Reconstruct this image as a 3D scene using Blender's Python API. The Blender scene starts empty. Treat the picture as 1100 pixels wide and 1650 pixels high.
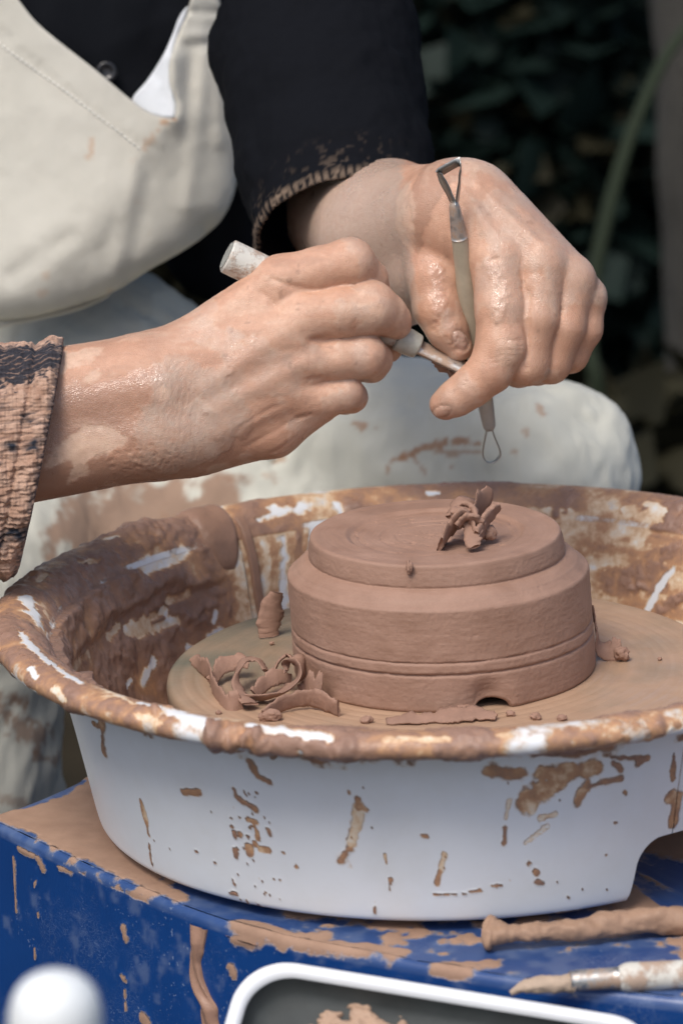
import bpy, bmesh, math, random
import numpy as np
from mathutils import Vector, Matrix
from mathutils.geometry import delaunay_2d_cdt

R = math.radians
scene = bpy.context.scene
col = scene.collection

# ------------------------------------------------------------------ camera
# world: x to the right, y away from the camera, z up; origin = centre of the wheel head's top face, metres
PITCH, ROLL, FPX, DIST = R(15.1), R(2.0), 6000.0, 2.0        # FPX: focal length in pixels of a 1100x1650 frame
_f0 = np.array([0, math.cos(PITCH), -math.sin(PITCH)])
_r0 = np.array([1.0, 0, 0]); _u0 = np.cross(_r0, _f0)
C_F = _f0
C_U = _u0 * math.cos(ROLL) + _r0 * math.sin(ROLL)
C_R = _r0 * math.cos(ROLL) - _u0 * math.sin(ROLL)
def ray(px, py):
    return C_F + C_R * (px - 550) / FPX - C_U * (py - 825) / FPX
CAM = -DIST * ray(717, 1075) / np.linalg.norm(ray(717, 1075))
def W(px, py, y):                       # the point seen at a pixel, standing at depth y
    d = ray(px, py); return CAM + d * ((y - CAM[1]) / d[1])
def WZ(px, py, z):                      # ... or lying at height z
    d = ray(px, py); return CAM + d * ((z - CAM[2]) / d[2])
def to_px(P):
    q = np.asarray(P, float) - CAM; k = q @ C_F
    return np.stack([550 + FPX * (q @ C_R) / k, 825 - FPX * (q @ C_U) / k, k], -1)

cam = bpy.data.cameras.new('camera'); camo = bpy.data.objects.new('camera', cam); col.objects.link(camo)
m = Matrix.Identity(4)
for i in range(3):
    m[i][0], m[i][1], m[i][2], m[i][3] = C_R[i], C_U[i], -C_F[i], CAM[i]
camo.matrix_world = m
cam.sensor_fit = 'VERTICAL'; cam.sensor_height = 36.0; cam.lens = FPX / 1650 * 36.0
cam.clip_start = 0.05; cam.clip_end = 200
cam.dof.use_dof = True; cam.dof.focus_distance = 1.97; cam.dof.aperture_fstop = 8.8
scene.camera = camo

# ------------------------------------------------------------------ light
SUN_EL, SUN_AZ = R(56), R(207)          # azimuth measured from +y clockwise: sun stands behind the camera's left shoulder
world = bpy.data.worlds.new('World'); scene.world = world; world.use_nodes = True
wn = world.node_tree; bg = wn.nodes['Background']
sky = wn.nodes.new('ShaderNodeTexSky'); sky.sky_type = 'NISHITA'; sky.sun_disc = False
sky.sun_elevation = SUN_EL; sky.sun_rotation = SUN_AZ; sky.dust_density = 3.2; sky.air_density = .9; sky.ozone_density = 1.0
wn.links.new(sky.outputs[0], bg.inputs[0]); bg.inputs[1].default_value = 0.10
sun = bpy.data.lights.new('sun', 'SUN'); sun.energy = 1.5; sun.angle = R(24); sun.color = (1, .95, .88)
suno = bpy.data.objects.new('sun', sun); col.objects.link(suno)
sd = Vector((math.sin(SUN_AZ) * math.cos(SUN_EL), math.cos(SUN_AZ) * math.cos(SUN_EL), math.sin(SUN_EL)))
suno.rotation_euler = sd.to_track_quat('Z', 'Y').to_euler()
vs = scene.view_settings
vs.view_transform = 'Standard'; vs.look = 'None'; vs.gamma = 1.0; vs.use_curve_mapping = False; vs.exposure = 0.70

# ------------------------------------------------------------------ helpers
def _hash(ix, iy, iz, seed):
    h = (ix.astype(np.int64) * 374761393 + iy.astype(np.int64) * 668265263 + iz.astype(np.int64) * 2147483647 + seed * 1274126177) & 0xFFFFFFFF
    h = ((h ^ (h >> 13)) * 1274126177) & 0xFFFFFFFF
    h = ((h ^ (h >> 16)) * 2246822519) & 0xFFFFFFFF
    return ((h ^ (h >> 15)) & 0xFFFFFF) / float(0xFFFFFF)
def vnoise(P, scale, seed=0):           # value noise, -1..1
    P = np.asarray(P, float) * scale + 1000.0
    i = np.floor(P).astype(np.int64); f = P - i; f = f * f * f * (f * (f * 6 - 15) + 10)
    out = 0
    for dx in (0, 1):
        wx = f[..., 0] if dx else 1 - f[..., 0]
        for dy in (0, 1):
            wy = f[..., 1] if dy else 1 - f[..., 1]
            for dz in (0, 1):
                wz = f[..., 2] if dz else 1 - f[..., 2]
                out = out + wx * wy * wz * _hash(i[..., 0] + dx, i[..., 1] + dy, i[..., 2] + dz, seed)
    return out * 2 - 1
def fbm(P, scale, octv=4, seed=0, gain=.5):
    a, s, t = 1.0, 0, 0
    for o in range(octv):
        s = s + a * vnoise(P, scale * 2 ** o, seed + o * 17); t += a; a *= gain
    return s / t
def sstep(a, b, x):
    t = np.clip((x - a) / (b - a), 0, 1); return t * t * (3 - 2 * t)
def mix(a, b, t):
    t = np.asarray(t)[..., None]; return np.asarray(a) * (1 - t) + np.asarray(b) * t

def tag(o, label=None, cat=None, group=None, kind=None):
    if label: o['label'] = label
    if cat: o['category'] = cat
    if group: o['group'] = group
    if kind: o['kind'] = kind
    return o
def link(o, parent=None):
    col.objects.link(o)
    if parent is not None: o.parent = parent
    return o
def empty(name, loc=(0, 0, 0)):
    e = bpy.data.objects.new(name, None); e.empty_display_size = .02; e.location = loc
    return link(e)
def mesh_obj(name, V, F, mat=None, parent=None, smooth=True, attrs=None):
    """one mesh object; vertices in world space (shifted into the parent's frame when there is one)"""
    V = np.asarray(V, float)
    q_ = parent
    while q_ is not None: V = V - np.array(q_.location); q_ = q_.parent
    me = bpy.data.meshes.new(name)
    if isinstance(F, np.ndarray):
        n, k = F.shape
        me.vertices.add(len(V)); me.vertices.foreach_set('co', V.astype(np.float32).ravel())
        me.loops.add(n * k); me.loops.foreach_set('vertex_index', F.astype(np.int32).ravel())
        me.polygons.add(n); me.polygons.foreach_set('loop_start', np.arange(0, n * k, k, dtype=np.int32))
        me.polygons.foreach_set('loop_total', np.full(n, k, np.int32))
        me.update(calc_edges=True); me.validate()
    else:
        me.from_pydata([tuple(v) for v in V], [], [tuple(int(i) for i in f) for f in F]); me.update()
    if smooth: me.polygons.foreach_set('use_smooth', np.ones(len(me.polygons), bool))
    for k, a in (attrs or {}).items():
        a = np.asarray(a, np.float32)
        if a.ndim == 2:
            at = me.attributes.new(k, 'FLOAT_COLOR', 'POINT')
            c = np.ones((len(V), 4), np.float32); c[:, :3] = a; at.data.foreach_set('color', c.ravel())
        else:
            at = me.attributes.new(k, 'FLOAT', 'POINT'); at.data.foreach_set('value', a.ravel())
    if mat: me.materials.append(mat)
    o = bpy.data.objects.new(name, me); link(o, parent)
    return o
def grid_faces(nu, nv, cu=False, cv=False):
    a = np.arange(nu * nv).reshape(nu, nv)
    if cu: a = np.vstack([a, a[:1]])
    if cv: a = np.hstack([a, a[:, :1]])
    return np.stack([a[:-1, :-1], a[1:, :-1], a[1:, 1:], a[:-1, 1:]], -1).reshape(-1, 4)
def catmull(P, n, closed=False):        # smooth polyline of n points through P
    P = np.asarray(P, float); k = len(P)
    if closed: Q = np.vstack([P[-1:], P, P[:2]]); segs = k
    else: Q = np.vstack([2 * P[0] - P[1], P, 2 * P[-1] - P[-2]]); segs = k - 1
    t = np.linspace(0, segs, n, endpoint=not closed); i = np.minimum(t.astype(int), segs - 1); f = (t - i)[:, None]
    a, b, c, d = Q[i], Q[i + 1], Q[i + 2], Q[i + 3]
    return .5 * (2 * b + (c - a) * f + (2 * a - 5 * b + 4 * c - d) * f * f + (3 * b - a - 3 * c + d) * f ** 3)
def resample(P, n):
    P = np.asarray(P, float); d = np.r_[0, np.cumsum(np.linalg.norm(np.diff(P, axis=0), axis=1))]
    t = np.linspace(0, d[-1], n)
    return np.stack([np.interp(t, d, P[:, k]) for k in range(P.shape[1])], -1)
def frames(path):
    path = np.asarray(path, float); T = np.gradient(path, axis=0); T /= np.linalg.norm(T, axis=1)[:, None]
    n = np.cross(T[0], [0.31, .2, .93]); n /= np.linalg.norm(n); N = []
    for t in T:
        n = n - t * (n @ t); n /= np.linalg.norm(n); N.append(n)
    N = np.array(N); return T, N, np.cross(T, N)
def tube(path, rad, seg=16, cap=True, squash=None):
    """vertices, faces of a tube along a path with a radius per point"""
    path = np.asarray(path, float); n = len(path); rad = np.broadcast_to(np.asarray(rad, float), (n,))
    T, N, B = frames(path); a = np.linspace(0, 2 * math.pi, seg, endpoint=False)
    sq = 1.0 if squash is None else squash
    V = path[:, None] + rad[:, None, None] * (np.cos(a)[None, :, None] * N[:, None] + sq * np.sin(a)[None, :, None] * B[:, None])
    V = V.reshape(-1, 3); F = [tuple(f) for f in grid_faces(n, seg, cv=True)]
    if cap:
        F.append(tuple(range(seg))[::-1]); F.append(tuple((n - 1) * seg + i for i in range(seg)))
    return V, F
def lathe(profile, seg, center=(0, 0, 0), axis=None):
    """spin (r, z) points; closed ends when r = 0"""
    p = np.asarray(profile, float); a = np.linspace(0, 2 * math.pi, seg, endpoint=False)
    V = np.stack([p[:, None, 0] * np.cos(a), p[:, None, 0] * np.sin(a), np.broadcast_to(p[:, None, 1], (len(p), seg))], -1)
    if axis is not None:
        q = Vector(axis).to_track_quat('Z', 'Y').to_matrix(); V = V @ np.array(q).T
    return V.reshape(-1, 3) + np.asarray(center), grid_faces(len(p), seg, cv=True)
def join(parts):
    Vs, Fs, o = [], [], 0
    for V, F in parts:
        Vs.append(np.asarray(V)); Fs += [tuple(int(i) + o for i in f) for f in F]; o += len(V)
    return np.vstack(Vs), Fs
def box(c, h, rot=None):
    s = np.array([[x, y, z] for x in (-1, 1) for y in (-1, 1) for z in (-1, 1)], float) * np.asarray(h)
    if rot is not None: s = s @ np.asarray(rot).T
    return s + np.asarray(c), [(0, 1, 3, 2), (4, 6, 7, 5), (0, 4, 5, 1), (2, 3, 7, 6), (0, 2, 6, 4), (1, 5, 7, 3)]
def inside(poly, q):
    poly = np.asarray(poly, float); x, y = q[..., 0], q[..., 1]; c = np.zeros(x.shape, bool); n = len(poly)
    for i in range(n):
        (x0, y0), (x1, y1) = poly[i], poly[(i + 1) % n]
        if y0 == y1: continue
        c ^= ((y0 > y) != (y1 > y)) & (x < (x1 - x0) * (y - y0) / (y1 - y0) + x0)
    return c
def pdist(pts, q):                      # distance of points q to a polyline, any dimension
    pts = np.asarray(pts, float); d = np.full(q.shape[:-1], 1e9)
    if len(pts) == 1: return np.linalg.norm(q - pts[0], axis=-1)
    for a, b in zip(pts[:-1], pts[1:]):
        ab = b - a; t = np.clip(((q - a) @ ab) / max(ab @ ab, 1e-12), 0, 1)
        d = np.minimum(d, np.linalg.norm(q - (a + t[..., None] * ab), axis=-1))
    return d

# ------------------------------------------------------------------ materials
class NT:
    def __init__(s, name):
        s.m = bpy.data.materials.new(name); s.m.use_nodes = True; s.t = s.m.node_tree
        s.b = s.t.nodes['Principled BSDF']
    def n(s, typ, **kw):
        x = s.t.nodes.new(typ)
        for k, v in kw.items():
            if k in x.inputs.keys(): x.inputs[k].default_value = v
            else: setattr(x, k, v)
        return x
    def l(s, a, b): s.t.links.new(a, b)
    def noise(s, scale, detail=4, rough=.55, vec=None, dist=0):
        x = s.n('ShaderNodeTexNoise'); x.inputs['Scale'].default_value = scale; x.inputs['Detail'].default_value = detail
        x.inputs['Roughness'].default_value = rough; x.inputs['Distortion'].default_value = dist
        if vec is not None: s.l(vec, x.inputs['Vector'])
        return x.outputs['Fac']
    def ramp(s, fac, stops):
        x = s.n('ShaderNodeValToRGB'); e = x.color_ramp.elements
        while len(e) < len(stops): e.new(.5)
        for k, (p, c) in zip(e, stops):
            k.position = p; k.color = (*c, 1) if len(c) == 3 else c
        s.l(fac, x.inputs[0]); return x.outputs[0]
    def mixc(s, fac, a, b, blend='MIX'):
        x = s.n('ShaderNodeMix'); x.data_type = 'RGBA'; x.blend_type = blend
        for k, v in ((0, fac), (6, a), (7, b)):
            if hasattr(v, 'is_linked'): s.l(v, x.inputs[k])
            else: x.inputs[k].default_value = v if k == 0 else ((*v, 1) if len(v) == 3 else v)
        return x.outputs[2]
    def math(s, op, a, b=None):
        x = s.n('ShaderNodeMath'); x.operation = op
        for k, v in ((0, a), (1, b)):
            if v is None: continue
            if hasattr(v, 'is_linked'): s.l(v, x.inputs[k])
            else: x.inputs[k].default_value = v
        return x.outputs[0]
    def maprange(s, v, a, b, c, d):
        x = s.n('ShaderNodeMapRange'); s.l(v, x.inputs[0])
        for k, q in zip((1, 2, 3, 4), (a, b, c, d)): x.inputs[k].default_value = q
        return x.outputs[0]
    def attr(s, name, color=False):
        x = s.n('ShaderNodeAttribute'); x.attribute_name = name
        return x.outputs['Color' if color else 'Fac']
    def obj(s): return s.n('ShaderNodeTexCoord').outputs['Object']
    def bump(s, h, strength, dist, prev=None):
        x = s.n('ShaderNodeBump'); x.inputs['Strength'].default_value = strength; x.inputs['Distance'].default_value = dist
        s.l(h, x.inputs['Height'])
        if prev is not None: s.l(prev, x.inputs['Normal'])
        return x.outputs[0]
    def set(s, **kw):
        for k, v in kw.items():
            k = {'color': 'Base Color', 'rough': 'Roughness', 'metal': 'Metallic', 'normal': 'Normal', 'spec': 'Specular IOR Level',
                 'sss': 'Subsurface Weight', 'coat': 'Coat Weight', 'coatr': 'Coat Roughness', 'sheen': 'Sheen Weight', 'trans': 'Transmission Weight'}.get(k, k)
            i = s.b.inputs[k]
            if hasattr(v, 'is_linked'): s.l(v, i)
            else: i.default_value = (*v, 1) if isinstance(v, tuple) and len(v) == 3 and k == 'Base Color' else v
        return s
CLAY = (.305, .183, .133); CLAY_D = (.23, .135, .098); FILM = (.50, .275, .145); CREAM = (.74, .55, .36); WHITE = (.76, .78, .80)

def plain(name, colr, rough=.5, var=.12, scale=60, bumps=.2, bdist=.001, metal=0, **kw):
    t = NT(name); o = t.obj(); f = t.noise(scale, 5, .6, o)
    c = t.mixc(f, tuple(x * (1 - var) for x in colr), tuple(min(1, x * (1 + var)) for x in colr))
    t.set(color=c, rough=rough, metal=metal, normal=t.bump(t.noise(scale * 6, 4, .6, o), bumps, bdist), **kw)
    return t.m
def clay_mat(name, colr=CLAY, rough=.75, fine=1200, coarse=90, bs=.35):
    t = NT(name); o = t.obj()
    f = t.noise(coarse, 5, .6, o); g = t.noise(fine, 3, .6, o)
    c = t.mixc(t.maprange(f, .3, .7, 0, 1), tuple(x * .86 for x in colr), tuple(x * 1.12 for x in colr))
    c = t.mixc(t.maprange(g, .55, .75, 0, .35), c, tuple(x * .6 for x in colr))
    b = t.bump(g, bs, .0006); b = t.bump(f, .25, .002, b)
    t.set(color=c, rough=rough, normal=b, spec=.3)
    return t.m

# ================================================================== pottery wheel: housing, wheel head, splash pan
def film_colour(a):
    """how clay slip lies on white plastic: bare, thin tan film, thick clay"""
    a = np.clip(a, 0, 1)
    st = [0, .12, .3, .52, .75, 1.0]; cs = np.array([WHITE, (.80, .70, .56), CREAM, FILM, (.33, .185, .118), CLAY])
    return np.stack([np.interp(a, st, cs[:, k]) for k in range(3)], -1)

# ---- blue housing
ZT = -0.078
edge_px = [(255, 1196), (105, 1268), (30, 1300), (-22, 1318), (0, 1332), (140, 1398), (300, 1466), (450, 1511), (640, 1547), (820, 1577), (1100, 1612), (1350, 1620)]
edge = [tuple(WZ(x, y, ZT)[:2]) for x, y in edge_px]
edge += [(.47, -.12), (.52, .02), (.46, .16), (.30, .22), (.08, .23), (-.08, .19)]
loop = resample(np.vstack([catmull(edge, 600, True), catmull(edge, 600, True)[:1]]), 1101)[:-1]
cen = np.array([.03, 0.0])
rows = []
for t in np.r_[np.linspace(0, .62, 8), np.linspace(.66, .985, 46)]:
    rows.append(np.c_[cen + (loop - cen) * t, np.full(len(loop), ZT)])
for a in np.linspace(0, math.pi / 2, 7):
    k = .985 + .015 * math.sin(a); rows.append(np.c_[cen + (loop - cen) * k, np.full(len(loop), ZT - .005 * (1 - math.cos(a)))])
for z in np.linspace(ZT - .0065, ZT - .17, 90): rows.append(np.c_[loop, np.full(len(loop), z)])
for z in (-.30, -.44): rows.append(np.c_[loop, np.full(len(loop), z)])
P = np.array(rows); nr = len(rows); P = P.reshape(-1, 3)
topm = P[:, 2] > ZT - .0055
rim_d = np.linalg.norm(P[:, :2] - cen, axis=1)
cl = np.zeros(len(P))
n1 = fbm(P, 26, 5, 3); n2 = fbm(P, 90, 4, 9); n3 = fbm(P * [1, 1, .25], 160, 3, 21)
left = sstep(-.13, -.19, P[:, 0])
inn_ = sstep(.93, .80, np.linalg.norm(P[:, :2] - cen, axis=1) / np.linalg.norm(np.tile(loop, (nr, 1)) - cen, axis=1))
cl = np.where(topm, sstep(-.16, .26, n1 * .75 + n2 * .45 + left * .75 * sstep(.99, .95, np.linalg.norm(P[:, :2] - cen, axis=1) / np.linalg.norm(np.tile(loop, (nr, 1)) - cen, axis=1)) + inn_ * .3 - .22), 0)
# slip spilt along the top edge and splashes over the front
def splat(pts, w, amt=1.0, nz=.55, zone=None):
    global cl
    d = pdist(pts, P) + n2 * w * nz + n1 * w * .5
    v = amt * sstep(w * 1.3, w * .35, d)
    if zone is not None: v = v * zone
    cl = np.maximum(cl, v)
fz = ~topm
def E(px, py, below=0.0):               # a point of the front face seen at a pixel
    q = to_px(P[fz]); i = np.argmin((q[:, 0] - px) ** 2 + (q[:, 1] - py) ** 2 + (P[fz][:, 1] > -.02) * 1e6); return P[fz][i]
splat([WZ(385, 1492, ZT), WZ(520, 1522, ZT), WZ(640, 1536, ZT)], .0075, 1, .8)
splat([WZ(170, 1392, ZT), WZ(300, 1452, ZT)], .004, .8, 1.2)
for a, b, w in (((65, 1385), (70, 1398), .0035), ((385, 1512), (402, 1520), .006), ((200, 1495), (203, 1512), .003), ((200, 1572), (204, 1580), .002),
                ((203, 1595), (203, 1606), .0016), ((204, 1618), (204, 1626), .0014), ((58, 1420), (59, 1428), .0012), ((64, 1470), (65, 1476), .0012), ((57, 1530), (58, 1544), .0014), ((3, 1380), (10, 1470), .0016),
                ((40, 1350), (60, 1365), .003), ((100, 1388), (120, 1398), .002), ((233, 1640), (236, 1650), .004), ((370, 1560), (375, 1572), .003)):
    splat([E(*a), E(*b)], w, .95, .7, fz)
dust = np.where(topm, .35 * sstep(-.2, .4, n2) + .2, sstep(.22, .5, n2 * .8 + n1 * .6) * .45)
dust = dust * sstep(-.6, .1, n1 + .3)
th = sstep(.3, .7, cl) * (.0009 + .0004 * n2); P2 = P.copy()
P2[topm, 2] += th[topm]; out = P[:, :2] - cen; out /= np.maximum(rim_d, 1e-6)[:, None]
P2[~topm, :2] += out[~topm] * th[~topm][:, None]
t = NT('blue_paint'); o = t.obj()
vor = t.n('ShaderNodeTexVoronoi'); vor.feature = 'DISTANCE_TO_EDGE'; vor.inputs['Scale'].default_value = 55
t.l(t.mixc(.25, o, t.n('ShaderNodeTexNoise', Scale=30.0).outputs['Color']), vor.inputs['Vector'])
scr = t.math('MULTIPLY', t.maprange(vor.outputs['Distance'], .0, .035, 1, 0), t.maprange(t.noise(14, 4, .6, o), .52, .62, 0, 1))
spk = t.maprange(t.noise(420, 2, .5, o), .66, .70, 0, 1)
spk = t.math('MULTIPLY', spk, t.maprange(t.noise(18, 3, .6, o), .48, .6, 0, 1))
dirt = t.math('MAXIMUM', t.math('MULTIPLY', t.math('MAXIMUM', scr, spk), .5), t.math('MULTIPLY', t.attr('dust'), .42))
blue = t.mixc(t.noise(20, 4, .6, o), (.003, .033, .145), (.005, .053, .215))
c = t.mixc(dirt, blue, (.30, .36, .45))
hn = t.math('ADD', t.math('MULTIPLY', t.math('SUBTRACT', t.noise(170, 6, .68, o), .5), 1.3), t.attr('clay')); hc = t.maprange(hn, .36, .66, 0, 1)
hedge = t.math('MULTIPLY', t.maprange(hn, .22, .46, 0, .45), t.maprange(t.attr('clay'), .02, .2, 0, 1))
c = t.mixc(hedge, c, (.40, .36, .32)); c = t.mixc(hc, c, t.mixc(t.noise(60, 6, .65, o), (.23, .135, .088), (.43, .275, .19)))
t.set(color=c, rough=t.maprange(hc, 0, 1, .34, .75), normal=t.bump(hc, .5, .0012, t.bump(t.noise(500, 4, .6, o), .15, .0006)), spec=.5)
housing = mesh_obj('wheel_housing', P2, grid_faces(nr, len(loop), cv=True)[:, ::-1], t.m, None, True, {'clay': cl, 'dust': dust})
tag(housing, 'blue painted pottery wheel housing splashed with clay, under the white splash pan', 'wheel housing')
clay_wet = clay_mat('wet_clay', (.31, .185, .130), .42, 700, 60, .2)
clay_m = clay_mat('trimmed_clay')
def drip(parent, pts, ws, hs, name='clay_drip', mat=None):
    """a raised run of dried slip lying on the front face"""
    pts = np.array([E(*p) for p in pts]); n = 60; c = catmull(pts, n); w = np.interp(np.linspace(0, 1, n), np.linspace(0, 1, len(ws)), ws); h = np.interp(np.linspace(0, 1, n), np.linspace(0, 1, len(hs)), hs)
    V = []
    for i in range(n):
        nn = np.r_[c[i, :2] - cen, 0]; nn /= np.linalg.norm(nn); side = np.cross([0, 0, 1], nn)
        wob = vnoise(c[i][None] * [1, 1, 1], 160, 5)[0]
        for a in np.linspace(0, math.pi, 15):
            V.append(c[i] + side * math.cos(a) * w[i] * (1 + .25 * wob * np.sign(math.cos(a))) + nn * (h[i] * math.sin(a) ** .6 * (1 + .3 * math.sin(a * 3 + i * .2)) - .0006))
    return mesh_obj(name, np.array(V), grid_faces(n, 15), mat or clay_wet, parent)
drip(housing, [(326, 1490), (322, 1520), (316, 1550), (326, 1590), (338, 1620), (338, 1665)], [.0065, .0055, .004, .0055, .006, .0065], [.002, .003, .002, .0035, .004, .003])
drip(housing, [(372, 1505), (405, 1520)], [.003, .005], [.001, .002])

# ---- splash pan
SEAM1, SEAM2 = R(-57.4), R(122.6)
def pan_profile():
    und = resample([(.10, -.0715), (.184, -.0725)], 8)
    outer = resample(catmull([(.184, -.0725), (.1880, -.0712), (.1902, -.066), (.1945, -.045), (.2000, -.018), (.2050, .004), (.2085, .0195)], 60), 78)[1:]
    rimo = resample(catmull([(.2085, .0195), (.2130, .0250), (.2220, .0275), (.2320, .0280), (.2385, .0300), (.2408, .0340), (.2390, .0382), (.2325, .0408), (.2240, .0395), (.2160, .0345), (.2100, .0265)], 90), 84)[1:]
    inner = resample(catmull([(.2100, .0265), (.2045, .012), (.1985, -.012), (.1915, -.040), (.1870, -.056), (.1820, -.0640), (.1740, -.0670)], 60), 80)[1:]
    fl = resample([(.1740, -.0670), (.115, -.0680)], 14)[1:]
    pr = np.vstack([und, outer, rimo, inner, fl]); zn = np.r_[np.zeros(len(und)), np.full(len(outer), 1), np.full(len(rimo), 2), np.full(len(inner), 3), np.full(len(fl), 4)]
    return pr, zn
PR, ZN = pan_profile()
def pan_half(t0, t1, n, name, parent):
    TH = np.linspace(t0, t1, n); npf = len(PR)
    th = np.repeat(TH, npf); r = np.tile(PR[:, 0], n); z = np.tile(PR[:, 1], n); zone = np.tile(ZN, n)
    # the cut-out at the lower right: the wall's lower edge climbs to clear the housing
    tt = (th + math.pi * 2) % (math.pi * 2)
    kt = np.clip((tt - R(360 - 64.2)) / R(5.2), 0, 1); zb = -.0725 + .034 * np.where(kt < .18, .5 * (kt / .18) ** 1.5, .5 + .5 * np.sqrt(np.clip(1 - ((1 - kt) / .82) ** 2, 0, 1))) * sstep(R(350), R(335), tt)
    k = (z - -.0725) / (.0195 + .0725)
    z1 = np.where(zone == 1, zb + k * (.0195 - zb), np.maximum(z, zb + np.where(zone >= 3, .004, .0)))
    r = np.where(zone == 1, np.interp(z1, PR[ZN == 1][:, 1], PR[ZN == 1][:, 0]), r); z = z1
    V = np.stack([r * np.cos(th), r * np.sin(th), z], -1)
    G = V.reshape(n, npf, 3); N = np.cross(np.gradient(G, axis=1), np.gradient(G, axis=0)); N /= np.maximum(np.linalg.norm(N, axis=-1), 1e-9)[..., None]; N = N.reshape(-1, 3)
    # is N pointing out of the pan wall?  outer wall must face away from the axis
    if (N[zone == 1][:, :2] * V[zone == 1][:, :2]).sum() < 0: N = -N
    pole = np.stack([np.cos(th) * .22, np.sin(th) * .22, z], -1)
    na = fbm(V, 30, 5, 1); nb = fbm(V, 85, 5, 2); nc = fbm(V, 260, 3, 4); nd = fbm(V + na[:, None] * .01, 130, 4, 7)
    ns = fbm(np.stack([pole[:, 0] * 1, pole[:, 1] * 1, V[:, 2] * .10], -1), 120, 4, 31)     # vertical streaks
    nh = fbm(np.stack([pole[:, 0] * .08, pole[:, 1] * .08, V[:, 2]], -1), 330, 4, 37)       # horizontal grain of finger strokes
    px = to_px(V); facing = ((CAM - V) * N).sum(1) > 0
    cache = {}
    def S(x, y, zs):                    # surface point of a zone seen at a pixel
        kz = tuple(zs)
        if kz not in cache: cache[kz] = np.where(facing & np.isin(zone, zs))[0]
        ii = cache[kz]
        i = ii[np.argmin((px[ii, 0] - x) ** 2 + (px[ii, 1] - y) ** 2)]; return V[i], px[i]
    a = np.zeros(len(V)); cov = np.zeros(len(V))
    # --- inside: thick brown slip on the left, thin streaked film at the back
    inn = (zone == 3) | (zone == 4)
    ang = np.degrees((th + 2 * math.pi) % (2 * math.pi))
    thick_l = sstep(124, 131, ang) * sstep(262, 240, ang)           # left wall
    back = sstep(128, 121, ang) * sstep(52, 60, ang)
    hgt = V[:, 2]
    film_b = .36 + .30 * np.maximum(ns, -.8) + .26 * nh + .22 * na
    film_b = film_b * sstep(.036, .018, hgt) + .05
    a_in = thick_l * np.clip(.92 + .9 * na + .5 * nb, .0, 1.15) + back * np.clip(film_b, .06, .9) + (1 - np.clip(thick_l + back, 0, 1)) * np.clip(.52 + .5 * na + .4 * nh, .25, .95)
    cov = np.where(zone >= 3, 1.0, cov)
    a = np.where(zone == 3, a_in, a); a = np.where(zone == 4, .85 + .3 * na, a)
    # --- rim: clay nearly all round, plastic showing through here and there
    a = np.where(zone == 2, np.clip(.80 + .9 * na + .7 * nb + .3 * nc, .34, 1.2), a); cov = np.where(zone == 2, np.clip(1.12 + 1.3 * na + .6 * nb, 0, 1), cov)
    rimback = (zone == 2) & (back > .5)
    a = np.where(rimback, np.clip(.55 + .8 * na + .4 * nb, .2, 1.0), a)
    under = (zone == 2) & (r < .230) & (z < .029)
    cov = np.where(under, sstep(-.5, .4, na + nb * .5), cov)
    # --- outside: clean but for specks
    a = np.where(zone == 1, .7, a)
    lo = (zone == 1) & (V[:, 2] > .0125); cov = np.where(lo, np.maximum(cov, sstep(-.1, .5, na + .6 * nb + (V[:, 2] - .0195) * 40)), cov)
    def stroke(pts, w, amt, zs, rag=.55, erase=False, grain=0):
        nonlocal a, cov
        Q = []
        for x, y in pts:
            q, pq = S(x, y, zs)
            if abs(pq[0] - x) > 14 or abs(pq[1] - y) > 14: return
            Q.append(q)
        w = w / 3150.
        Q = np.array(Q); j = np.where(((V > Q.min(0) - 3 * w) & (V < Q.max(0) + 3 * w)).all(1))[0]
        ww = max(w, .0022); d = pdist(Q, V[j]) + ww * rag * (nb[j] * 1.3 + nc[j] * .9 + na[j] * .6)
        f = sstep(w * 1.35, w * .30, d) * np.isin(zone[j], zs)
        val = np.clip(amt * (1 + .55 * nb[j] + .35 * nc[j]) + grain * (ns[j] * .5 + nb[j] * .5), 0, 1.1)
        g_ = sstep(.1, .5, f)
        a[j] = a[j] * (1 - g_) + val * g_
        if not erase: cov[j] = np.maximum(cov[j], f)
        elif amt <= .12: cov[j] = cov[j] * (1 - f)
    O, RI, I = [1, 2], [2], [3]
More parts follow.
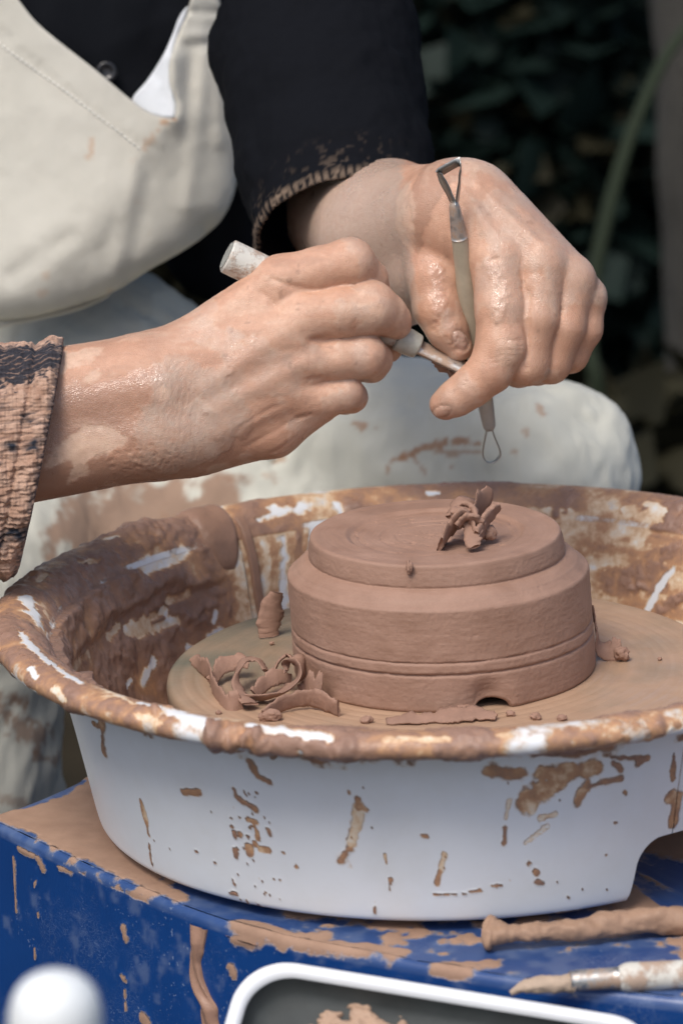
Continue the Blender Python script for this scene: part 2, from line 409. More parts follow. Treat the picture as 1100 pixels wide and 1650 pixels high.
    for p, w, amt in (([(792, 1243), (835, 1245)], 13, .60), ([(845, 1290), (900, 1255)], 19, .50), ([(880, 1246), (960, 1238)], 17, .56), ([(930, 1296), (945, 1262)], 12, .50),
                      ([(950, 1266), (1000, 1252)], 8, .74), ([(985, 1228), (1000, 1240)], 7, .78), ([(985, 1222), (1040, 1222)], 6, .85), ([(1030, 1225), (1028, 1232)], 8, .85),
                      ([(550, 1388), (560, 1370)], 14, .50), ([(566, 1360), (577, 1300)], 10, .22), ([(576, 1285), (578, 1300)], 4, .8), ([(583, 1302), (590, 1304)], 4, .6),
                      ([(402, 1228), (412, 1242)], 9, .68), ([(415, 1248), (432, 1258)], 8, .60), ([(165, 1168), (168, 1210)], 14, .60), ([(150, 1165), (160, 1172)], 7, .6),
                      ([(147, 1308), (165, 1365)], 6, .62), ([(168, 1355), (170, 1378)], 9, .62), ([(195, 1398), (245, 1420)], 7, .58), ([(250, 1412), (256, 1426)], 5, .85),
                      ([(228, 1290), (240, 1345)], 4, .6), ([(242, 1360), (250, 1405)], 2.5, .7), ([(295, 1276), (320, 1277)], 5, .66), ([(378, 1272), (380, 1282)], 5, .75), ([(385, 1288), (412, 1303)], 7, .68),
                      ([(400, 1318), (415, 1326)], 5, .45), ([(432, 1335), (436, 1345)], 4, .7), ([(400, 1364), (403, 1376)], 7, .6), ([(378, 1340), (379, 1352)], 3, .85), ([(378, 1372), (380, 1380)], 4.5, .8),
                      ([(420, 1368), (434, 1372)], 3, .6), ([(376, 1418), (378, 1424)], 3, .8), ([(372, 1440), (380, 1440)], 5, .85), ([(398, 1452), (402, 1456)], 4, .85), ([(412, 1455), (416, 1457)], 3, .85),
                      ([(810, 1358), (814, 1332)], 4, .68), ([(815, 1320), (820, 1290)], 4, .12), ([(704, 1422), (710, 1400)], 6, .45), ([(711, 1400), (714, 1376)], 6, .22),
                      ([(700, 1442), (735, 1440)], 2.5, .6), ([(745, 1440), (775, 1434)], 2.5, .75), ([(800, 1426), (808, 1428)], 3, .8), ([(852, 1390), (853, 1392)], 4, .9), ([(863, 1405), (866, 1408)], 4, .85), ([(866, 1420), (874, 1424)], 6, .9),
                      ([(914, 1444), (915, 1446)], 3, .9), ([(895, 1471), (935, 1472)], 3, .85), ([(1005, 1278), (1007, 1280)], 4, .75), ([(870, 1318), (895, 1312)], 4, .22), ([(845, 1358), (880, 1330)], 4, .10),
                      ([(1078, 1285), (1088, 1290), (1084, 1328)], 10, .60), ([(1084, 1212), (1082, 1255)], 2.5, .9), ([(628, 1415), (628, 1432)], 2, .8), ([(603, 1455), (604, 1470)], 2, .8), ([(680, 1347), (690, 1350)], 3, .7),
                      ([(410, 1330), (416, 1350)], 3, .5), ([(620, 1378), (622, 1392)], 2.5, .3), ([(560, 1276), (562, 1280)], 3, .5)):
        stroke(p, w, amt, O)
    rng = random.Random(4)
    for k in range(46):
        stroke([(rng.gauss(400, 26), rng.uniform(1270, 1462))], rng.uniform(1.2, 2.6), .8, [1])
    for k in range(30):
        stroke([(rng.uniform(180, 1000), rng.uniform(1250, 1440))], rng.uniform(.9, 1.7), .8, [1])
    # plastic bared on the rim
    for p, w, amt in (([(40, 962), (62, 1000)], 15, .05), ([(34, 1020), (62, 1052), (95, 1078), (130, 1100)], 10, .03), ([(48, 1076), (58, 1092)], 6, .0), ([(22, 1090), (58, 1122)], 6, .0),
                      ([(228, 1133), (290, 1152), (342, 1166)], 11, .02), ([(408, 1170), (470, 1182), (528, 1190)], 12, .02), ([(312, 1192), (320, 1190)], 10, .0), ([(392, 1211), (396, 1212)], 6, .0), ([(470, 1212), (485, 1214)], 6, .05),
                      ([(560, 1225), (566, 1226)], 5, .05), ([(728, 1226), (752, 1224)], 6, .02), ([(1078, 1200), (1098, 1188)], 16, .03), ([(445, 824), (490, 818)], 14, .06), ([(545, 812), (552, 830)], 8, .1), ([(415, 838), (440, 828)], 8, .1),
                      ([(170, 1112), (215, 1135)], 5, .25), ([(85, 1108), (110, 1128)], 5, .2), ([(620, 1190), (720, 1192)], 6, .35), ([(800, 1186), (880, 1186)], 5, .4), ([(640, 1208), (700, 1212)], 5, .5),
                      ([(215, 1150), (260, 1166)], 5, .30), ([(170, 868), (188, 866)], 7, .15), ([(690, 795), (705, 795)], 7, .08), ([(130, 908), (150, 902)], 7, .3), ([(60, 935), (75, 925)], 6, .3)):
        stroke(p, w, amt, RI, .75, True)
    # streaks, films and bare spots inside; lower left white dabs paint wet sky glints
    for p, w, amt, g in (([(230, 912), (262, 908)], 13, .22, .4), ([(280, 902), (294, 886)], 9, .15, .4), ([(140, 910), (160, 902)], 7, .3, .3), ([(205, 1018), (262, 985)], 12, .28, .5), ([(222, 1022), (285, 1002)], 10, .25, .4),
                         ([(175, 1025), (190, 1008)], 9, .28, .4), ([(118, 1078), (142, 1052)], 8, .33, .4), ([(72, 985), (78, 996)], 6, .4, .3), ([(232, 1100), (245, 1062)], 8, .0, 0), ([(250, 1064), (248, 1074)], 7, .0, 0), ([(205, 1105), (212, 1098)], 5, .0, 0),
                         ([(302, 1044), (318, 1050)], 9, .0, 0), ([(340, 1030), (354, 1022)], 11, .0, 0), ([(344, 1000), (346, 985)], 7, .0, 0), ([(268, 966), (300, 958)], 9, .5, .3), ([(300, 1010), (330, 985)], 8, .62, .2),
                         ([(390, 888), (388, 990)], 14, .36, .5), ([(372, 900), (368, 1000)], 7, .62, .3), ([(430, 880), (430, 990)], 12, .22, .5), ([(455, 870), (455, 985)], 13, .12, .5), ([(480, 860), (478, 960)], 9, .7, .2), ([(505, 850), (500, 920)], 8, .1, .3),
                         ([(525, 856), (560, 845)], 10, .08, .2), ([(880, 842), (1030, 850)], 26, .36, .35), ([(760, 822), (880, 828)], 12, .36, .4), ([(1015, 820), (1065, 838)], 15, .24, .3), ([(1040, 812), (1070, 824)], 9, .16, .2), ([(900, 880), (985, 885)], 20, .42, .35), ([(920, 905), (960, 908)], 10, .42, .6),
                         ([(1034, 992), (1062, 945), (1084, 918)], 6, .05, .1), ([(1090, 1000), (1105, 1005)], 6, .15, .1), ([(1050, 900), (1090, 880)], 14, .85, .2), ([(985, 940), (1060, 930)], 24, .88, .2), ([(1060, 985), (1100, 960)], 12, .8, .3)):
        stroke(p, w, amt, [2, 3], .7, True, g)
    # ragged curtain of thick slip below the left rim
    curt = thick_l * sstep(.0, .006, hgt - (.004 + .012 * na + .006 * nb)) * (zone == 3)
    thick = np.clip(a - .72, 0, .5) * 2.2 * sstep(.35, .65, cov)
    disp = np.where(zone == 2, thick * (.0008 + .0010 * na + .0011 * nb + .0006 * nc), 0)
    disp = np.where(inn, thick * (.0016 + .0022 * nb + .0010 * nc + .0012 * na) + curt * .0038 * np.clip(a, 0, 1), disp)
    disp = np.where(zone == 1, sstep(.35, .7, cov) * sstep(.4, .7, a) * (.0006 + .0003 * nb), disp)
    # heaped lumps on the front rim
    for x, y, w, h in ((345, 1176, 22, .007), (380, 1188, 24, .007), (415, 1196, 20, .005), (445, 1202, 20, .005), (525, 1206, 16, .006), (548, 1210, 14, .005), (255, 1150, 30, .003), (620, 1210, 40, .002), (900, 1200, 50, .002), (1020, 1185, 40, .002), (120, 1110, 30, .003), (150, 1130, 24, .003), (60, 930, 30, .003), (240, 860, 60, .003)):
        q, pq = S(x, y, [2])
        if abs(pq[0] - x) < 20 and abs(pq[1] - y) < 20:
            g = np.exp(-(np.linalg.norm(V - q, axis=1) / (w / 3150.)) ** 2) * (zone >= 2) * sstep(.4, .8, a)
            disp = disp + g * h * .7 * (1 + 1.2 * nb + .6 * nc)
    V2 = V + N * np.maximum(disp, -.0004)[:, None]
    F = grid_faces(n, npf)
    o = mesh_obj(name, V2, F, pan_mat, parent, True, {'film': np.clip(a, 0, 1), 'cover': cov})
    return o
t = NT('splash_pan_plastic'); o = t.obj()
g = t.noise(900, 3, .6, o); g2 = t.noise(120, 4, .6, o); g3 = t.noise(260, 6, .7, o)
gs = t.math('SUBTRACT', g3, .5)
cv0 = t.math('ADD', t.attr('cover'), t.math('MULTIPLY', gs, 1.1)); cv = t.maprange(cv0, .34, .64, 0, 1)
fl_ = t.math('ADD', t.attr('film'), t.math('MULTIPLY', gs, .75))
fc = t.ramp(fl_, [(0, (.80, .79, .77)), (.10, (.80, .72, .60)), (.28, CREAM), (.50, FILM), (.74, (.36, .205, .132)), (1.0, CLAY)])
fc = t.mixc(t.math('MULTIPLY', t.maprange(g2, .35, .7, 0, .35), t.attr('film')), fc, (.21, .118, .08))
haze = t.mixc(t.maprange(t.noise(22, 6, .7, o), .45, .75, 0, .22), WHITE, (.58, .55, .48))
haze = t.mixc(t.math('MULTIPLY', t.maprange(cv0, .08, .40, 0, .5), t.maprange(t.attr('cover'), .03, .15, 0, 1)), haze, (.62, .47, .34))
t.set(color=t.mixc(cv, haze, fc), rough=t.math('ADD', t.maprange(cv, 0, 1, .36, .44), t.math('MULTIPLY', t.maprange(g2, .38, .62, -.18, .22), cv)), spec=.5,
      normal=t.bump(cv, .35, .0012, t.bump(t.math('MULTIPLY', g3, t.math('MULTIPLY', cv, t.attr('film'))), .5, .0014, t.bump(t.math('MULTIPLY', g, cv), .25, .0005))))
pan_mat = t.m
pan = empty('splash_pan', (0, 0, -.0725))
tag(pan, 'round white plastic splash pan with a clay-caked rolled rim, around the wheel head', 'splash pan')
gap = .0012
pan_half(SEAM1 - gap, SEAM2 - 2 * math.pi + gap, 760, 'pan_half', pan)
pan_half(SEAM1 + gap, SEAM2 - gap, 700, 'pan_half', pan)
# the overlapping catch at the left seam, smothered in clay, and the flange beside it
def rim_patch(t0, t1, i0, i1, off, name, mat, round_end=True):
    i = np.arange(i0, i1); TH = np.linspace(t0, t1, 40); V = []
    G = []
    for k, a in enumerate(TH):
        e = abs(2 * k / 39 - 1)
        for j, ii in enumerate(i):
            f = j / (len(i) - 1); shrink = math.sqrt(max(0.03, 1 - max(0, (f - .5) / .5) ** 2.4)) if round_end else 1
            aa = (t0 + t1) / 2 + (a - (t0 + t1) / 2) * shrink
            r_, z_ = PR[ii]; d = PR[min(ii + 1, len(PR) - 1)] - PR[ii - 1]; nr_ = np.array([d[1], -d[0]]) / np.linalg.norm(d)
            h = off * (1 - e ** 6) * (1 - (abs(2 * f - 1)) ** 8) - .0010
            r_, z_ = r_ + nr_[0] * h * -PN, z_ + nr_[1] * h * -PN
            G.append((r_ * math.cos(aa), r_ * math.sin(aa), z_))
    G = np.array(G); G += (fbm(G, 120, 4, 5) * .0011)[:, None] * np.array([-.4, -.5, .7])
    return mesh_obj(name, G, grid_faces(40, len(i)), mat, pan)
_d = PR[120] - PR[118]; PN = -1 if np.dot(np.array([_d[1], -_d[0]]), PR[119] - np.array([.225, .030])) > 0 else 1
rim_patch(SEAM2 - R(.6), SEAM2 + R(6.6), 124, 182, .0036, 'rim_catch', clay_wet)
rim_patch(SEAM2 - R(2.6), SEAM2 - R(.7), 150, 240, .0035, 'seam_flange', clay_wet, False)

# ---- wheel head
prof = [(0, -.016), (.13, -.016), (.146, -.0135), (.1490, -.010), (.1495, -.004), (.1488, -.0012), (.1470, 0)]
prof += [(r, -.0003 * (math.sin(r * 900) > .72)) for r in np.linspace(.145, .002, 120)] + [(0, 0)]
V, F = lathe(prof, 240)
ang = np.arctan2(V[:, 1], V[:, 0]); rr = np.hypot(V[:, 0], V[:, 1])
nn = fbm(np.stack([np.cos(ang) * .05, np.sin(ang) * .05, rr * 3.0], -1), 60, 4, 3); n4 = fbm(V, 40, 4, 8)
slip = np.clip(.98 + .35 * n4 + .2 * nn - .70 * sstep(.25, .95, np.cos(ang - R(140))) * sstep(.04, .12, rr), 0, 1)
V[:, 2] += np.where(V[:, 2] > -.002, .0006 * slip + .0002 * nn, 0)
t = NT('wheel_head_slip'); o = t.obj()
c = t.mixc(t.attr('slip'), (.155, .150, .112), t.mixc(t.noise(70, 5, .6, o), (.36, .225, .145), (.46, .31, .21)))
t.set(color=c, rough=t.maprange(t.noise(40, 4, .6, o), .35, .65, .30, .52), normal=t.bump(t.noise(350, 4, .6, o), .12, .0008), spec=.45)
head = mesh_obj('turntable', V, F[:, ::-1], t.m, None, True, {'slip': slip})
tag(head, 'flat round wheel head filmed with tan slip, inside the splash pan', 'turntable')

# ---- the pot being trimmed, upside down on the wheel head
PH = .0755
prof = [(.0735, .020), (.0745, .008), (.0755, .0012), (.0775, .0000), (.0795, .0003), (.0806, .0018), (.0807, .006), (.0806, .0185), (.0804, .0198), (.0793, .0203), (.0795, .0210), (.0806, .0216), (.0807, .0225), (.0805, .0262), (.0796, .0270), (.0796, .0274), (.0803, .0280),
        (.0803, .034), (.0802, .045), (.0801, .0545), (.0797, .0554), (.0775, .0570), (.0750, .0594), (.0746, .0600), (.0720, .0619), (.0700, .0629), (.0690, .0632), (.0681, .0634), (.0677, .0638), (.0679, .0645), (.0681, .0652), (.0676, .0695), (.0668, .0738), (.0665, .0751), (.0658, .0758), (.0640, .0760), (.0620, .0758),
        (.0600, .0757), (.0520, .0758), (.0475, .0757), (.0462, .0748), (.0450, .0740), (.0415, .0739), (.0408, .0735), (.0380, .0737), (.0300, .0735), (.0292, .0731), (.0220, .0737), (.0212, .0734), (.0120, .0736), (.0, .0737)]
pp = []
for a, b in zip(prof[:-1], prof[1:]):
    n = max(2, int(math.hypot(b[0] - a[0], b[1] - a[1]) / .00055)); pp += [tuple(np.array(a) + (np.array(b) - a) * k / n) for k in range(n)]
pp.append(prof[-1]); pp = np.array(pp)
k = np.array([.25, .5, .25]); q = pp.copy(); q[1:-1] = .25 * pp[:-2] + .5 * pp[1:-1] + .25 * pp[2:]; pp = q
V, F = lathe(pp, 760)
th = np.arctan2(V[:, 1], V[:, 0]); r0 = np.hypot(V[:, 0], V[:, 1]); z0 = V[:, 2].copy()
lay = np.stack([np.cos(th) * .012, np.sin(th) * .012, z0 + r0], -1)
n1 = fbm(lay, 420, 4, 1); n2 = fbm(V, 60, 4, 2); n3 = fbm(V, 700, 2, 3); n5 = fbm(np.stack([np.cos(th) * .06, np.sin(th) * .06, z0 * 4 + r0 * 3], -1), 170, 3, 6)
dr = .00012 * n1 + .00030 * n2 + .00016 * n3 - .0003 * sstep(.55, .75, n5)
groove = np.exp(-((z0 - .0205) / .0012) ** 2) + np.exp(-((z0 - .0272) / .0009) ** 2)
dr = dr - .0004 * groove * np.clip(n5 * 2, -1, 1)
side = z0 < .072
# a thumb-sized pinch and a mouse-hole at the foot of the wall
q = WZ(803, 1140, .004); tn = math.atan2(q[1], q[0]); dth = (th - tn + math.pi) % (2 * math.pi) - math.pi; arc = dth * .08
dr = dr - np.where(r0 > .076, .0045 * np.exp(-((arc + .004) / .010) ** 2 - ((z0 - .004) / .011) ** 2) - .0016 * np.exp(-((arc - .012) / .008) ** 2 - ((z0 - .006) / .012) ** 2), 0)
lift = np.where(np.abs(arc) < .0095, .0058 * np.sqrt(np.clip(1 - (arc / .0095) ** 2, 0, 1)), 0)
lowz = (r0 > .073) & (z0 < .019)
V[:, 2] = np.where(lowz, z0 + lift * (1 - z0 / .019), z0)
s = np.where(side & (r0 > .05), (r0 + dr) / np.maximum(r0, 1e-6), 1); V[:, 0] *= s; V[:, 1] *= s
V[:, 2] += np.where(~side, .0002 * n2 + .00022 * fbm(np.stack([np.cos(th) * .01, np.sin(th) * .01, r0], -1), 500, 3, 12) - .0006 * sstep(.40, .6, fbm(V, 240, 3, 14)) * (r0 < .046), 0)
# torn burr on the upper edge
burr = sstep(.25, .6, fbm(V, 330, 3, 41)) * np.exp(-((z0 - .0640) / .0012) ** 2 - ((r0 - .0692) / .0012) ** 2)
V[:, 0] *= 1 + burr * .012; V[:, 1] *= 1 + burr * .012
V[:, 0] -= .045 * np.maximum(V[:, 2], 0)
t = NT('pot_clay'); o = t.obj(); f = t.noise(45, 5, .6, o); g = t.noise(1500, 3, .6, o)
sv = t.n('ShaderNodeMapping'); sv.inputs['Scale'].default_value = (1, 1, 22); t.l(o, sv.inputs['Vector']); h = t.noise(35, 5, .65, sv.outputs[0])
c = t.mixc(t.maprange(f, .3, .7, 0, 1), (.265, .154, .107), (.355, .218, .160))
c = t.mixc(t.maprange(h, .42, .68, 0, .3), c, (.37, .235, .175)); c = t.mixc(t.maprange(g, .58, .76, 0, .4), c, (.16, .085, .058))
b = t.bump(g, .35, .0005); b = t.bump(h, .22, .0006, b)
t.set(color=c, rough=t.maprange(f, .3, .7, .55, .75), normal=b, spec=.35)
pot = mesh_obj('clay_pot', V, F, t.m, None, True)
tag(pot, 'brown clay pot standing upside down on the wheel head with trimmed steps', 'clay pot')

# ---- trimmings
def ribbon(name, label, path, widths, side, thick=.0016, rag=.25, seed=0, mat=None, n=72, curl=0.0, group='clay trimmings', cat='clay trimming'):
    """a shaving: a strip with a slightly dished section and torn edges; side gives the direction across it at each control point"""
    c = catmull(path, n); S_ = catmull(side, n); S_ /= np.linalg.norm(S_, axis=1)[:, None]
    T = np.gradient(c, axis=0); T /= np.linalg.norm(T, axis=1)[:, None]; S_ -= T * (S_ * T).sum(1)[:, None]; S_ /= np.linalg.norm(S_, axis=1)[:, None]
    Nn = np.cross(T, S_); w = np.interp(np.linspace(0, 1, n), np.linspace(0, 1, len(widths)), widths) * 1.5; thick = thick * .62; k = 7; V = []
    u = np.linspace(-1, 1, k)
    for sgn in (1, -1):
        for uu in (u if sgn > 0 else u[::-1]):
            jag = fbm(c + seed * 3.1 + np.sign(uu) * .37, 260, 3, seed) * rag * (1.7 if uu > 0 else .7) * abs(uu) ** 3
            h = curl * (uu * uu) * w + sgn * thick * .5 * (1 - .55 * uu * uu) * (1 + .35 * fbm(c + uu * .01 + seed, 300, 2, seed + 3))
            V.append(c + S_ * (uu * w * (1 + jag))[:, None] + Nn * h[:, None])
    V = np.array(V).transpose(1, 0, 2).reshape(-1, 3); V = V + (fbm(V + seed, 700, 2, 5)[:, None]) * .00035
    F = [tuple(f) for f in grid_faces(n, 2 * k, cv=True)]; F += [tuple(range(2 * k))[::-1], tuple((n - 1) * 2 * k + i for i in range(2 * k))]
    o = mesh_obj(name, V, F, mat or clay_m); tag(o, label, cat, group); return o
def lump(name, label, c, r, seed=0, squash=(1, 1, 1), mat=None, group='clay crumbs', cat='clay crumb', rough=.45):
    bm = bmesh.new(); bmesh.ops.create_icosphere(bm, subdivisions=4, radius=1.0); V = np.array([v.co[:] for v in bm.verts]); F = np.array([[v.index for v in f.verts] for f in bm.faces]); bm.free()
    d = 1 + rough * fbm(V + seed * 7.3, 1.6, 4, seed); V = V * d[:, None] * np.array(squash) * r + np.asarray(c)
    o = mesh_obj(name, V, F, mat or clay_m); tag(o, label, cat, group); return o
X, Y, Z = np.array([1., 0, 0]), np.array([0, 1., 0]), np.array([0, 0, 1.])
def on(px, py, up=0.0, z=.0008):        # a point standing `up` metres over a spot of the wheel head (or of the pot's top)
    return WZ(px, py, z) + Z * up
# heap at the left of the pot
ribbon('clay_shaving', 'long thin clay shaving leaning off the left of the heap of trimmings', [on(312, 1062, .001), on(325, 1085, .004), on(338, 1100, .006), on(346, 1120, .003), on(366, 1142, .002), on(390, 1142, .004)], [.0018, .003, .004, .004, .0035, .004], [Z * .6 + X, Z, Z, Z, Z + Y * .3, Z], .002, .3, 1)
ribbon('clay_shaving', 'arched clay shaving at the back of the heap left of the pot', [on(340, 1108, .003), on(358, 1098, .008), on(382, 1092, .009), on(402, 1092, .008)], [.002, .003, .003, .002], [Z + Y] * 4, .002, .4, 2)
ribbon('clay_shaving', 'ring shaped clay curl in the middle of the heap left of the pot', [on(404, 1146, .004), on(388, 1135, .006), on(384, 1118, .010), on(396, 1106, .014), on(416, 1104, .014), on(430, 1110, .010)], [.0028, .0024, .0026, .0026, .0026, .002], [X * .2 + Y, Y + X * .3, Y, Y, Y, Y], .0024, .35, 3)
ribbon('clay_shaving', 'broad smooth clay curl rolled against the foot of the pot', [on(396, 1134, .003), on(424, 1135, .003), on(455, 1132, .005), on(478, 1128, .010), on(484, 1122, .015), on(474, 1116, .018), on(462, 1114, .014)], [.003, .004, .0055, .006, .006, .005, .004], [Y - Z * .6, Y - Z * .6, Y - Z * .2, Y, Y, Y, Y], .0018, .2, 4, curl=.15)
ribbon('clay_shaving', 'ragged toothed clay shaving standing against the pot beside the broad curl', [on(484, 1128, .004), on(498, 1130, .006), on(516, 1136, .004)], [.004, .007, .0055], [Z + X * .1] * 3, .0018, .75, 5)
ribbon('clay_shaving', 'arched flat clay shaving nearest the rim, in front of the heap', [on(424, 1160, .002), on(440, 1154, .004), on(462, 1148, .0055), on(496, 1144, .0065), on(524, 1148, .0055), on(546, 1155, .004)], [.0022, .0026, .003, .0034, .0036, .0034], [Z - Y * .25] * 6, .0026, .22, 6)
ribbon('clay_shaving', 'narrow clay sliver lying between the ring shaped curl and the broad curl', [on(410, 1128, .003), on(430, 1120, .007), on(448, 1116, .009), on(470, 1112, .006)], [.002, .0028, .003, .0018], [Z + Y * .4] * 4, .0022, .5, 51)
ribbon('clay_shaving', 'short curled clay sliver at the back of the heap beside the pot', [on(440, 1108, .008), on(452, 1102, .013), on(466, 1100, .015), on(476, 1104, .012)], [.002, .003, .003, .002], [Y - Z * .3] * 4, .0026, .55, 52)
lump('clay_crumb', 'knobbly clay crumb at the left end of the arched front shaving', on(436, 1160, .0022), .0042, 3, (1.3, .8, .8))
ribbon('clay_shaving', 'dark clay strip standing upright on the wheel behind the heap', [on(437, 1026, .0), on(437, 1026, .008), on(441, 1026, .017), on(449, 1026, .0255)], [.0044, .0048, .0046, .0022], [X + Y * .5, X + Y * .4, X + Y * .3, X + Y * .3], .0020, .22, 7, curl=.25)
ribbon('clay_shaving', 'clay strip stuck upright to the right wall of the pot', [np.array([.0800, .012, .028]), np.array([.0815, .008, .018]), np.array([.0830, .004, .009]), np.array([.0880, .002, .0055]), np.array([.0945, .001, .0060])], [.001, .003, .0045, .004, .004], [Y * .8 - X * .4, Y, Y + Z * .5, Z + Y * .6, Z + Y * .5], .002, .45, 8)
lump('clay_crumb', 'clay crumb at the tip of the strip right of the pot', np.array([.0945, -.002, .0045]), .0042, 12, (1, .8, .9))
ribbon('clay_shaving', 'flat crumbly clay shaving lying before the pot below the mouse hole', [on(622, 1166, .001), on(660, 1164, .002), on(700, 1162, .002), on(735, 1160, .003), on(770, 1158, .003), on(800, 1160, .002)], [.0015, .003, .003, .0045, .004, .002], [Y + Z * .3] * 6, .0026, .6, 9)
for i, (x, y, r, lab) in enumerate(((743, 1146, .0032, 'small clay crumb touching the pot left of the mouse hole'), (768, 1150, .0026, 'small clay crumb under the mouse hole of the pot'), (822, 1153, .0020, 'tiny clay crumb right of the mouse hole'), (862, 1158, .0024, 'small clay crumb lying alone right before the pot'),
                                    (352, 1150, .0014, 'tiny clay crumb left of the arched front shaving'), (590, 1164, .0026, 'clay crumb standing before the pot left of the flat shaving'), (438, 1038, .0012, 'tiny clay crumb at the foot of the upright strip'), (1062, 1063, .0011, 'tiny clay crumb alone on the right of the wheel head'), (905, 1160, .0022, 'clay crumb at the right before the pot near the rim'))):
    lump('clay_crumb', lab, on(x, y, r * .5), r, 20 + i, (1.15, 1, .85))
# curl heap on top of the pot
zt = .0762
def ot(px, py, up=0.0): return WZ(px, py, zt) + Z * up
ribbon('clay_shaving', 'folded leaf shaped clay shaving at the left of the heap on the pot', [ot(710, 882, .0012), ot(722, 876, .006), ot(742, 872, .0105), ot(756, 872, .0085), ot(766, 876, .003)], [.004, .0075, .0085, .0075, .005], [Y * .9 - Z * .5, Y * .9 - Z * .7, Y - Z * .7, Y - Z * .8, Y - Z * .6], .0044, .6, 31, curl=.12)
ribbon('clay_shaving', 'rolled knobbly clay shaving on top of the heap on the pot', [ot(728, 866, .011), ot(738, 862, .016), ot(752, 862, .017), ot(764, 866, .0145), ot(768, 872, .010)], [.0025, .0038, .0042, .0036, .0025], [Y + Z * .5, Y + Z * .2, Y, Y - Z * .3, Y - Z * .3], .0064, .8, 32)
ribbon('clay_shaving', 'pointed clay shaving sticking up at the back of the heap on the pot', [ot(762, 866, .010), ot(772, 862, .015), ot(782, 858, .0195), ot(788, 856, .0245)], [.004, .0055, .0048, .0012], [Z + X * .3, Z + X * .2, Z, Z - X * .2], .0016, .5, 33)
ribbon('clay_shaving', 'thick curved clay shaving at the right of the heap on the pot', [ot(768, 878, .004), ot(780, 872, .0105), ot(794, 866, .0145), ot(804, 864, .0165)], [.0036, .0042, .004, .002], [Y - Z * .6 + X * .3] * 4, .0066, .7, 34, curl=-.1)
ribbon('clay_shaving', 'short twisted clay strand hanging down the middle of the heap', [ot(752, 872, .013), ot(758, 876, .009), ot(762, 882, .003), ot(766, 884, .001)], [.002, .0028, .003, .002], [X + Y, X, X - Y * .4, X], .0046, .7, 35)
ribbon('clay_shaving', 'crumbly clay shaving bridging the leaf shaped one and the thick one', [ot(736, 878, .010), ot(748, 876, .0135), ot(762, 876, .0135), ot(776, 874, .0095)], [.0028, .0042, .004, .0025], [Y - Z * .8, Y - Z * .6, Y - Z * .8, Y - Z], .0056, .9, 53)
lump('clay_crumb', 'rough clay crumb at the left top of the heap on the pot', ot(744, 868, .0135), .0048, 44, (1.2, .9, .8), rough=.7)
lump('clay_crumb', 'round clay crumb under the right of the heap on the pot', ot(787, 868, .0032), .0046, 41, (1.05, 1, .9))
lump('clay_crumb', 'pointed clay crumb stuck on the front step of the pot', np.array(W(659, 914, -.0672)), .0026, 42, (.7, .8, 1.4))

# ================================================================== the potter: signed-distance modelling of arms and hands
class Field:
    """distance field on a grid in a hand's own frame (u right, v down, w away; 1 unit = 1/3 mm)"""
    def __init__(s, lo, hi, h):
        s.lo = np.array(lo, float); s.h = h
        s.n = np.ceil((np.array(hi) - s.lo) / h).astype(int) + 1
        s.d = np.full(s.n, 60.0, np.float32)
        s.ax = [s.lo[i] + h * np.arange(s.n[i]) for i in range(3)]
    def new(s):
        f = Field.__new__(Field); f.lo, f.h, f.n, f.ax = s.lo, s.h, s.n, s.ax; f.d = np.full(s.n, 60.0, np.float32); return f
    def win(s, lo, hi):
        i0 = np.clip(np.floor((np.array(lo) - s.lo) / s.h).astype(int), 0, s.n); i1 = np.clip(np.ceil((np.array(hi) - s.lo) / s.h).astype(int) + 1, 0, s.n)
        sl = tuple(slice(a, b) for a, b in zip(i0, i1))
        u, v, w = (s.ax[k][sl[k]].astype(np.float32) for k in range(3))
        return sl, u[:, None, None], v[None, :, None], w[None, None, :]
    def _put(s, sl, e, k):
        a = s.d[sl]
        if k <= 0: s.d[sl] = np.minimum(a, e); return
        h = np.maximum(k - np.abs(a - e), 0) / k; s.d[sl] = np.minimum(a, e) - h * h * h * k / 6
    def cone(s, a, b, k=8, sw=1.0):
        a, b = np.array(a, float), np.array(b, float); r = max(a[3], b[3]); pad = r + k + 14
        sl, u, v, w = s.win(np.minimum(a[:3], b[:3]) - pad, np.maximum(a[:3], b[:3]) + pad)
        if 0 in s.d[sl].shape: return s
        ab = b[:3] - a[:3]; L = max(ab @ ab, 1e-6)
        t = np.clip(((u - a[0]) * ab[0] + (v - a[1]) * ab[1] + (w - a[2]) * ab[2]) / L, 0, 1)
        e = np.sqrt((u - a[0] - t * ab[0]) ** 2 + (v - a[1] - t * ab[1]) ** 2 + ((w - a[2] - t * ab[2]) / sw) ** 2) - (a[3] + t * (b[3] - a[3]))
        s._put(sl, e, k); return s
    def chain(s, pts, k=6, sw=1.0):
        for a, b in zip(pts[:-1], pts[1:]): s.cone(a, b, k, sw)
        return s
    def ell(s, c, r, k=8):
        pad = max(r) + k + 10; c = np.array(c, float); sl, u, v, w = s.win(c - pad, c + pad)
        q = np.sqrt(((u - c[0]) / r[0]) ** 2 + ((v - c[1]) / r[1]) ** 2 + ((w - c[2]) / r[2]) ** 2)
        s._put(sl, (q - 1) * min(r), k); return s
    def merge(s, f, k):
        h = np.maximum(k - np.abs(s.d - f.d), 0) / k; s.d = np.minimum(s.d, f.d) - h * h * h * k / 6; return s
    def crease(s, pts, w, depth):       # press a line into the surface
        pts = np.array(pts, float); pad = w * 3; sl, u, v, z = s.win(pts.min(0) - pad, pts.max(0) + pad)
        q = np.stack(np.broadcast_arrays(u, v, z), -1); d = pdist(pts, q); s.d[sl] += (depth * np.exp(-(d / w) ** 2)).astype(np.float32); return s
